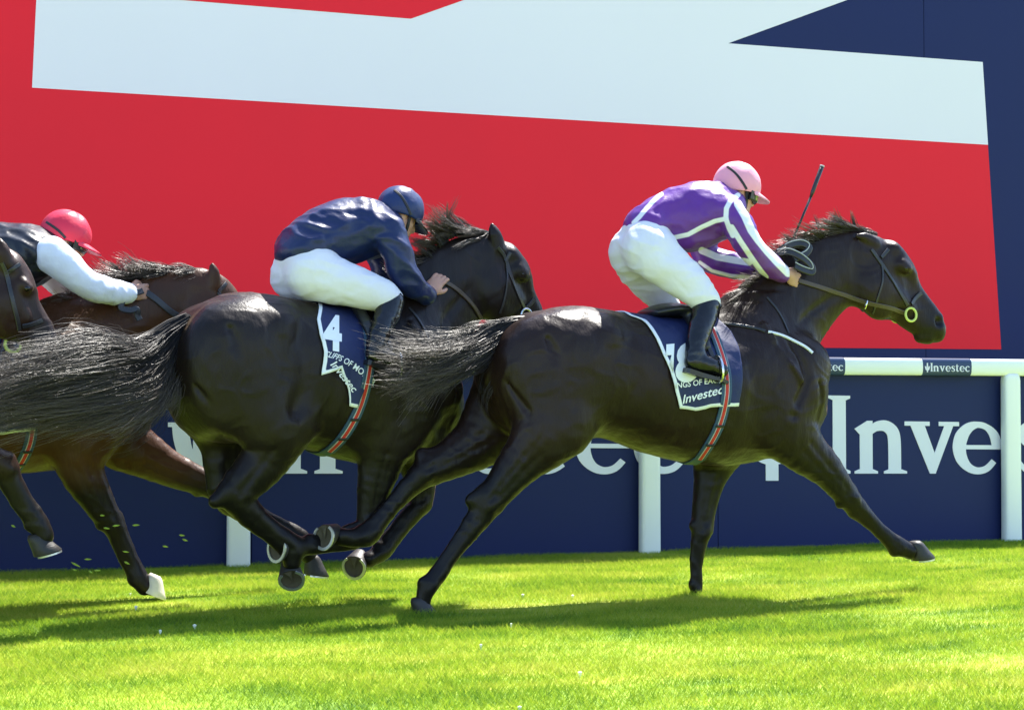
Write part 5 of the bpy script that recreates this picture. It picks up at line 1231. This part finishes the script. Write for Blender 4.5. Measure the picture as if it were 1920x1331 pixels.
def jockey(fr, bvh, J):
    root = empty('person', tuple(fr.o), fr.psi, label=J['label'], cat='person', group='jockeys riding in the race')
    H = Head(fr, *J['head'])
    tor, na, fa, th = J['torso'], J['near_arm'], J['far_arm'], J['thigh']
    t = fr.pts(tor); A = fr.pts(na); B = fr.pts(fa); TH = fr.pts(th); TF = mir(TH)
    SH = fr.pts(J['shin']); SF = mir(SH)
    # body: one continuous figure inside the clothes
    S = SDF(0.0052)
    S.tube(t, 0.02, infl=-0.016); S.tube(A, 0.02, infl=-0.014); S.tube(B, 0.02, infl=-0.014)
    S.ell(fr.px(*J['hip'][:2], 0), (J['hip'][2], 0.15, J['hip'][2]*0.95), 0.03)
    for q in (TH, TF): S.tube(q, 0.02, infl=-0.014)
    for q in (SH, SF): S.tube(q, 0.02, infl=-0.014)
    add_head(S, H, [t[-1][0]-0.01, 0, t[-1][2]])
    for hd in J['hands']: 
        w = fr.px(*hd[0]); e = fr.px(*hd[1]); hand(S, w, w-e, hd[2], hd[3], *hd[4:])
        S.tube([[*(e*0.6+w*0.4), 0.024, 1], [*w, 0.025, 1], [*(w+(w-e)*0.25), 0.024, 1]], 0.015, sub=2)
    sdf_obj('body', S, m_skin, root, 1)
    # jacket
    S = SDF(0.0065)
    S.tube(t, 0.03); 
    S.ell([t[-2][0], 0, t[-2][2]], (J['sh'], 0.205, J['sh']), 0.04)
    if not J.get('sleeve_m'): 
        S.tube(A, 0.03); S.tube(B, 0.03)
    nb_ = H.p(-0.045, -0.075)
    S.tube([[t[-1][0]-0.01, 0, t[-1][2], 0.075, 1.15], [*(0.55*nb_+0.45*np.array(t[-1][:3])), 0.066, 1.1]], 0.03)      # collar
    folds(S, fr, J.get('folds', []))
    sdf_obj('jacket', S, J['jacket_m'], root, 1, J.get('stripes', []), fr, [(0.014, (6, 6, 11), 2.2, 11), (0.009, (12, 12, 20), 1.6, 23)])
    if J.get('sleeve_m'):
        for arm in (A, B):
            S = SDF(0.0055); S.tube(arm, 0.02, infl=0.008); folds(S, fr, J.get('sleeve_folds', [])); sdf_obj('sleeve', S, J['sleeve_m'], root, 1, None, None, [(0.007, (12, 8, 10), 2.0, 31), (0.003, (22, 16, 20), 1.5, 37)])
    # breeches
    S = SDF(0.0065); h = fr.px(*J['hip'][:2], 0)
    S.ell(h, (J['hip'][2], 0.175, J['hip'][2]), 0.05)
    for s in (-1, 1): S.ell(h+np.array([-0.010, s*.055, -0.012]), (J['hip'][2]*0.96, 0.11, J['hip'][2]*0.98), 0.08)
    S.tube([[*h, J['hip'][2]*0.85, 1.25]]+[[*t[0][:3], t[0][3]*0.86, t[0][4]*0.98]], 0.04)
    for q in (TH, TF): S.tube(q, 0.05)
    folds(S, fr, J.get('bfolds', []))
    sdf_obj('breeches', S, m_breech, root, 1, None, None, [(0.0065, (7, 5, 15), 2.2, 41), (0.0070, (13, 8, 24), 1.6, 43)])
    # boots
    for q, s in ((SH, -1), (SF, 1)):
        S = SDF(0.005); S.tube(q, 0.01, infl=0.002)
        f0, f1_ = fr.pts(J['foot']), None
        if s > 0: f0 = mir(f0)
        S.tube(f0, 0.02)
        for k in range(4):
            p = np.array(q[-1][:3])*(1-k*0.16)+np.array(q[-2][:3])*(k*0.16); S.ridge([list(p+np.array([-0.05, -s*0.0, 0.0])), list(p+np.array([0.0, s*0.05, 0.012])), list(p+np.array([0.06, 0, 0.0]))], -0.004, 0.008)
        bo, _, _ = sdf_obj('boot', S, m_boot, root, 1, None, None, [(0.004, (14, 14, 20), 1.5, 51)])
        # sole
        a, b = np.array(f0[0]), np.array(f0[-1]); d = b[:3]-a[:3]; d[1] = 0; ln = np.linalg.norm(d); d /= ln; up = np.array([-d[2], 0, d[0]]); y = a[1]; y2 = b[1]
        mb = MB(); prof = [(-0.035, 0.030), (-0.02, 0.036), (0.05, 0.030), (0.12, 0.036), (ln-0.01, 0.036), (ln+0.03, 0.026), (ln+0.042, 0.010)]
        Vv = []
        base = a[:3]-up*(a[3]*0.90)
        for x, wd in prof:
            for yy, hh in ((-wd, 0), (wd, 0), (wd, -0.014 if x > 0.05 else -0.022), (-wd, -0.014 if x > 0.05 else -0.022)): Vv.append(base+d*x+up*hh+np.array([0, yy+(y2-y)*x/ln, 0]))
        k = len(prof); mb.add(Vv, [[i*4+q_, i*4+(q_+1) % 4, (i+1)*4+(q_+1) % 4, (i+1)*4+q_] for i in range(k-1) for q_ in range(4)]+[[3, 2, 1, 0], [(k-1)*4+q_ for q_ in range(4)]])
        mb.build('boot_sole', m_gogg, bo)
        # stirrup iron round the ball of the foot and its leather
    helmet(fr, H, root, J['cap_m'], J.get('peak_m', J['cap_m']), m_elas, J.get('cap_s', 1.0), J.get('gog'), J.get('lens'), J.get('band'), J.get('cap_lift', 0.012), J.get('peak_l', 0.072))
    return root, H
def stirrups(fr, rootH, ball_px, lat, top_px, toplat):
    for s in (1, -1):
        c = fr.px(*ball_px, lat); t = fr.px(*top_px, toplat)
        if s < 0: c[1] *= -1; t[1] *= -1
        P = [c+np.array([0.0, 0.055*math.sin(q), 0.015+0.062*math.cos(q)*(1.2 if math.cos(q) > 0 else 0.75)]) for q in np.linspace(0, 2*math.pi, 22)]
        mb = MB(); mb.tube(P, 0.006, 6, caps=False); st = mb.build('stirrup_iron', m_steel, rootH, smooth=True)
        Q_ = np.array([c+np.array([0, 0, 0.09]), 0.5*(c+t)+np.array([0, -0.01*s, 0]), t]); Q_ = catmull(Q_, 6); ribbon(Q_, np.tile([0.1, -1.0*s, 0.1], (len(Q_), 1)), 0.022, 0.005).build('stirrup_leather', m_lea, st)
# ---- jockey of the leader: purple silks with white seams, pink cap
m_purple = silk('purple silk', (0.115, 0.024, 0.245), (0.74, 0.74, 0.80))
J1 = dict(cap_lift=0.018, label='jockey in purple jacket with white seams and a pink cap, crouched with whip', head=(1381, 354, 0.0, R(-13)), sh=0.115,
  torso=[(1211, 429, 0, 41, 1.36), (1240, 414, 0, 46, 1.15), (1282, 410, 0, 62, 1.05), (1325, 400, 0, 58, 1.15), (1352, 392, 0, 42, 1.4)],
  near_arm=[(1366, 398, -.165, 32, 1), (1386, 428, -.20, 27, 1), (1404, 458, -.20, 24, 1), (1432, 488, -.16, 22, 1), (1464, 512, -.11, 16, 1)],
  far_arm=[(1345, 400, .165, 30, 1), (1320, 440, .21, 27, 1), (1322, 478, .22, 25, 1), (1365, 496, .18, 23, 1), (1412, 500, .13, 20, 1), (1442, 496, .10, 15, 1)],
  hip=(1210, 462, 0.106), thigh=[(1214, 470, -.09, 43, .9), (1243, 494, -.135, 43, .85), (1281, 521, -.18, 38, .85), (1312, 550, -.215, 30, .9), (1326, 566, -.22, 24, .9)],
  shin=[(1325, 572, -.225, 24, .95), (1318, 598, -.25, 24, .95), (1309, 630, -.29, 20.5, .95), (1304, 658, -.315, 19, .95)], foot=[(1300, 678, -.325, 18, .9), (1328, 684, -.33, 17, .95), (1354, 695, -.33, 12, 1.2)],
  hands=[((1474, 513, -.105), (1444, 494, -.14), (0.1, 0, 1), (0.2, 1, -.2), 1.0), ((1446, 494, .095), (1410, 500, .13), (0.1, 0, 1), (.2, -1, -.2), 1.0)],
  jacket_m=m_purple, cap_m=silk('pink silk cap', (0.76, 0.31, 0.40), rough=0.5), gog=m_gogg, lens=m_lens, band=[(1362, 312), (1378, 324), (1392, 342), (1400, 356), (1406, 368)],
  stripes=[([(1188, 418), (1198, 408), (1212, 391), (1228, 374), (1240, 364)], 4.2), ([(1250, 448), (1262, 446), (1290, 440), (1316, 426), (1340, 415), (1362, 410)], 4.2), ([(1384, 366), (1370, 376), (1362, 391), (1361, 410), (1367, 428), (1374, 442)], 4.6), ([(1302, 346), (1322, 340), (1345, 349), (1368, 370)], 3.0),
           ([(1384, 383), (1397, 405), (1409, 432), (1422, 450), (1440, 472), (1460, 494), (1478, 512)], 7.5), ([(1372, 426), (1388, 452), (1408, 482), (1424, 505), (1436, 520)], 5.0),
           ([(1316, 470), (1345, 482), (1378, 488), (1404, 492)], 6.5), ([(1312, 492), (1335, 508), (1370, 517), (1412, 520)], 3.2)],
  folds=[([(1300, 470, -.13), (1330, 440, -.17), (1356, 420, -.17)], -.008, .016), ([(1262, 452, -.14), (1290, 425, -.18), (1320, 412, -.18)], .006, .018), ([(1232, 400, -.14), (1262, 395, -.17), (1290, 380, -.15)], -.006, .014), ([(1245, 430, -.15), (1275, 412, -.18)], -.006, .012), ([(1290, 368, -.10), (1320, 372, -.15), (1345, 380, -.17)], .006, .014), ([(1392, 440, -.225), (1412, 448, -.22)], -.007, .008), ([(1400, 462, -.23), (1424, 466, -.20)], -.007, .008), ([(1418, 480, -.2), (1440, 478, -.17)], -.006, .008), ([(1255, 470, -.14), (1290, 474, -.12)], .006, .012)],
  bfolds=[([(1205, 500, -.20), (1235, 520, -.22), (1262, 548, -.23)], -.005, .010), ([(1232, 470, -.2), (1262, 490, -.22), (1298, 506, -.20)], -.005, .011), ([(1180, 450, -.16), (1210, 462, -.21), (1245, 462, -.18)], .004, .011), ([(1262, 520, -.24), (1290, 548, -.25)], -.004, .009), ([(1196, 490, -.19), (1206, 515, -.19), (1222, 540, -.19)], -.007, .010), ([(1285, 510, -.23), (1310, 532, -.24)], .004, .009)])
p1, H1 = jockey(f1, b1, J1)
stirrups(f1, root1, (1346, 705), -.33, (1322, 630), -.27)
# wrist watch, whip
mb = MB(); c = f1.px(1412, 501, .125); mb.tube([c+np.array([-0.012, 0.002, 0]), c+np.array([0.012, -0.004, 0.004])], 0.056, 14); mb.build('wrist_band', m_gogg, p1, smooth=False)
def whip():
    a = f1.px(1464, 500, .085); h = f1.px(1484, 456, .075); b = f1.px(1520, 370, .06); e = f1.px(1541, 313, .05)
    rt = empty('riding_whip', tuple(f1.to_world(a)), f1.psi, label='thin black riding whip held upright by the purple-jacketed jockey', cat='whip')
    def seg(name, P, r, m): mb = MB(); mb.tube([np.array(p)-a for p in P], r, 8); mb.build(name, m, rt, smooth=True)
    seg('handle', [a, h], [0.011, 0.010], m_lea); seg('collar', [h, h+(b-h)*0.06], [0.0085, 0.0085], mat('yellow tape', (0.7, 0.6, 0.1), 0.5))
    seg('shaft', [h+(b-h)*0.05, b], [0.006, 0.007], m_gogg); seg('flap', [b, b+(e-b)*0.2, e], [0.007, 0.011, 0.012], m_lea); seg('tip', [e, e+(e-b)*0.04], [0.0125, 0.0125], m_gwht)
whip()
# the leader's bunched rein loops at the crest
def loop(fr, pix, name, m, w_=0.02, parent=None):
    P = catmull([fr.px(*p) for p in pix], 6); Nn = np.tile([0.0, -1.0, 0.25], (len(P), 1)); return ribbon(P, Nn, w_, 0.006).build(name, m, parent)
bl1 = [o for o in root1.children if o.name.startswith('bridle')][0]
for k, lp in enumerate(([(1455, 478, -.05), (1475, 462, -.08), (1500, 456, -.10), (1516, 463, -.11), (1510, 476, -.115), (1488, 486, -.12)], [(1456, 474, -.08), (1478, 472, -.11), (1502, 482, -.13), (1520, 498, -.135), (1522, 510, -.135), (1506, 506, -.135), (1490, 498, -.13)])):
    P = catmull([f1.px(*p) for p in lp], 6); Nn = np.tile([0.0, -1.0, 0.25], (len(P), 1))
    r_ = ribbon(P, Nn, 0.036, 0.008).build('rein_loop', m_lea, bl1); ribbon(P+np.array([0, 0, 0.014]), Nn, 0.005, 0.003, lift=0.006).build('painted_edge_highlight', mat('grey rein edge', (0.35, 0.36, 0.36), 0.5), r_)  # thin grey strip paints the highlight along each loop's edge
ring_mesh(f1.px(1624, 571, -.10), (1, -.5, -.3), 0.022, 0.004).build('rein_stop', m_steel, bl1, smooth=True)
# ---- jockey of number four: navy
m_navys = silk('navy silk', (0.006, 0.014, 0.070), (0.7, 0.72, 0.8), rough=0.36)
J2 = dict(label='jockey in plain navy jacket and navy cap, pushing with one hand on the mane', head=(750, 398, 0.0, R(-24)), sh=0.115,
  torso=[(566, 470, 0, 46, 1.42), (594, 450, 0, 54, 1.2), (632, 438, 0, 62, 1.05), (680, 430, 0, 58, 1.15), (712, 428, 0, 42, 1.4)],
  near_arm=[(726, 432, -.165, 33, 1), (742, 470, -.20, 29, 1), (752, 505, -.20, 26, 1), (774, 535, -.17, 23, 1), (800, 556, -.13, 17, 1)],
  far_arm=[(708, 432, .165, 30, 1), (715, 475, .2, 27, 1), (730, 510, .2, 24, 1), (765, 520, .15, 21, 1), (795, 520, .10, 16, 1)],
  hip=(580, 508, 0.110), thigh=[(586, 514, -.10, 45, .9), (624, 526, -.14, 43, .85), (668, 539, -.185, 38, .85), (714, 552, -.22, 31, .9), (730, 560, -.225, 25, .9)],
  shin=[(732, 566, -.23, 25, .95), (726, 590, -.255, 24, .95), (714, 620, -.29, 21, .95), (706, 645, -.315, 19, .95)], foot=[(703, 664, -.325, 18, .9), (728, 672, -.33, 17, .95), (752, 684, -.33, 12, 1.2)],
  hands=[((803, 548, -.125), (793, 560, -.13), (.75, -.2, .3), (.3, 1, 0.1), 1.0, 0.55), ((800, 520, .09), (775, 522, .13), (0.1, 0, 1), (.2, -1, -.2), 1.0)],
  jacket_m=m_navys, cap_m=silk('navy silk cap', (0.010, 0.024, 0.10), rough=0.40), peak_m=m_gogg, gog=None, band=[(738, 356), (752, 368), (764, 388), (770, 404), (776, 416)], cap_s=0.98, peak_l=0.06,
  stripes=[],
  folds=[([(650, 495, -.12), (685, 465, -.17), (715, 450, -.17)], -.009, .018), ([(600, 470, -.15), (640, 450, -.18), (690, 442, -.18)], .006, .018), ([(610, 440, -.16), (612, 460, -.17), (622, 480, -.16)], -.007, .014), ([(580, 455, -.14), (610, 440, -.17)], .005, .012), ([(630, 400, -.12), (670, 402, -.15), (705, 415, -.17)], -.006, .014), ([(738, 480, -.22), (762, 484, -.21)], -.007, .009), ([(742, 505, -.225), (768, 505, -.2)], -.007, .009), ([(752, 530, -.21), (782, 525, -.17)], -.006, .009)],
  bfolds=[([(585, 540, -.2), (620, 555, -.22), (660, 565, -.22)], -.005, .010), ([(600, 505, -.19), (640, 520, -.22), (690, 525, -.21)], -.005, .011), ([(545, 500, -.15), (580, 505, -.2), (610, 515, -.2)], .004, .012), ([(640, 545, -.24), (690, 552, -.25)], -.004, .009), ([(545, 530, -.16), (565, 548, -.19), (590, 560, -.2)], -.006, .010)])
p2, H2 = jockey(f2, b2, J2)
stirrups(f2, root2, (744, 694), -.33, (722, 620), -.27)
# ---- jockey of the bay: black body, white sleeves, red cap
m_blk = silk('black silk', (0.009, 0.011, 0.018), rough=0.36)
J3 = dict(label='jockey in black jacket with white sleeves and a red cap', head=(122, 444, 0.0, R(-17)), sh=0.115,
  torso=[(-70, 505, 0, 42, 1.36), (-40, 488, 0, 50, 1.2), (0, 482, 0, 62, 1.05), (45, 480, 0, 60, 1.15), (80, 478, 0, 44, 1.4)],
  near_arm=[(98, 478, -.165, 31, 1), (128, 503, -.19, 27, 1), (160, 530, -.19, 24, 1), (200, 546, -.16, 22, 1), (238, 549, -.11, 17, 1)],
  far_arm=[(80, 482, .165, 30, 1), (105, 518, .2, 27, 1), (130, 536, .2, 24, 1), (170, 540, .16, 20, 1), (205, 540, .10, 16, 1)],
  hip=(-92, 540, 0.110), thigh=[(-86, 548, -.10, 45, .9), (-48, 556, -.14, 43, .85), (-6, 568, -.185, 38, .85), (30, 582, -.21, 30, .9), (40, 592, -.215, 25, .9)],
  shin=[(40, 598, -.22, 25, .95), (34, 622, -.25, 24, .95), (22, 652, -.29, 21, .95), (14, 677, -.315, 19, .95)], foot=[(11, 696, -.325, 18, .9), (36, 704, -.33, 17, .95), (60, 716, -.33, 12, 1.2)],
  hands=[((242, 547, -.10), (205, 547, -.14), (0.15, 0, 1), (0.2, 1, -.2), 1.0), ((208, 540, .09), (170, 540, .14), (0.1, 0, 1), (.2, -1, -.2), 1.0)],
  jacket_m=m_blk, sleeve_m=silk('white silk sleeve', (0.72, 0.74, 0.79), rough=0.45), cap_m=silk('red silk cap', (0.62, 0.020, 0.055), rough=0.4), gog=m_gogg, lens=m_lensd, band=[(86, 416), (104, 428), (118, 440), (128, 456), (136, 470)],
  folds=[([(20, 520, -.12), (55, 495, -.17), (85, 485, -.17)], -.009, .018), ([(30, 440, -.12), (60, 455, -.17), (75, 480, -.17)], .007, .014)], sleeve_folds=[([(120, 480, -.22), (135, 505, -.22)], -.007, .010), ([(145, 510, -.22), (160, 545, -.21)], -.007, .010), ([(175, 530, -.2), (185, 560, -.18)], -.006, .010), ([(205, 535, -.18), (215, 560, -.15)], -.006, .010)])
p3, H3 = jockey(f3, b3, J3)
bl3 = [o for o in root3.children if o.name.startswith('bridle')][0]
loop(f3, [(268, 545, -.12), (248, 552, -.14), (230, 564, -.15), (228, 578, -.155), (244, 582, -.155), (256, 580, -.155), (258, 592, -.15), (262, 600, -.15)], 'rein_loop', m_lea, 0.03, bl3)
# ------------------------------------------------------------------ grass cuttings thrown up by the hooves
m_cut = mat('grass cutting', (0.25, 0.34, 0.05), 0.7, 0.2, noise=(60, 0.4))
rng = np.random.default_rng(21)
for (u, v, ln) in [(192, 966, 9), (218, 985, 14), (255, 984, 14), (236, 1034, 12), (165, 1048, 14), (142, 1058, 20), (140, 1068, 10), (170, 1072, 10), (183, 1069, 12), (238, 1055, 12), (341, 1003, 11), (347, 1012, 12), (200, 990, 12), (25, 986, 9), (310, 1024, 12)]:
    p = f4.to_world(f4.px(u, v, rng.uniform(-.1, .35))); s = ln*0.0013
    d = np.array([1, rng.uniform(-.4, .4), rng.uniform(-.7, .1)]); d /= np.linalg.norm(d); q = np.cross(d, [0, 1, 0.3]); q /= np.linalg.norm(q); r = np.cross(d, q)
    mb = MB(); V = [-d*s, -d*s*0.3+q*0.005, d*s*0.5+q*0.004+r*0.003, d*s, d*s*0.4-q*0.004, -d*s*0.4-q*0.005, r*0.005, -r*0.004]
    mb.add(V, [[i, (i+1) % 6, 6] for i in range(6)]+[[(i+1) % 6, i, 7] for i in range(6)])
    mb.build('grass_cutting', m_cut, None, label='small scrap of turf flying up behind the hooves', cat='turf scrap', group='turf scraps in the air').location = p
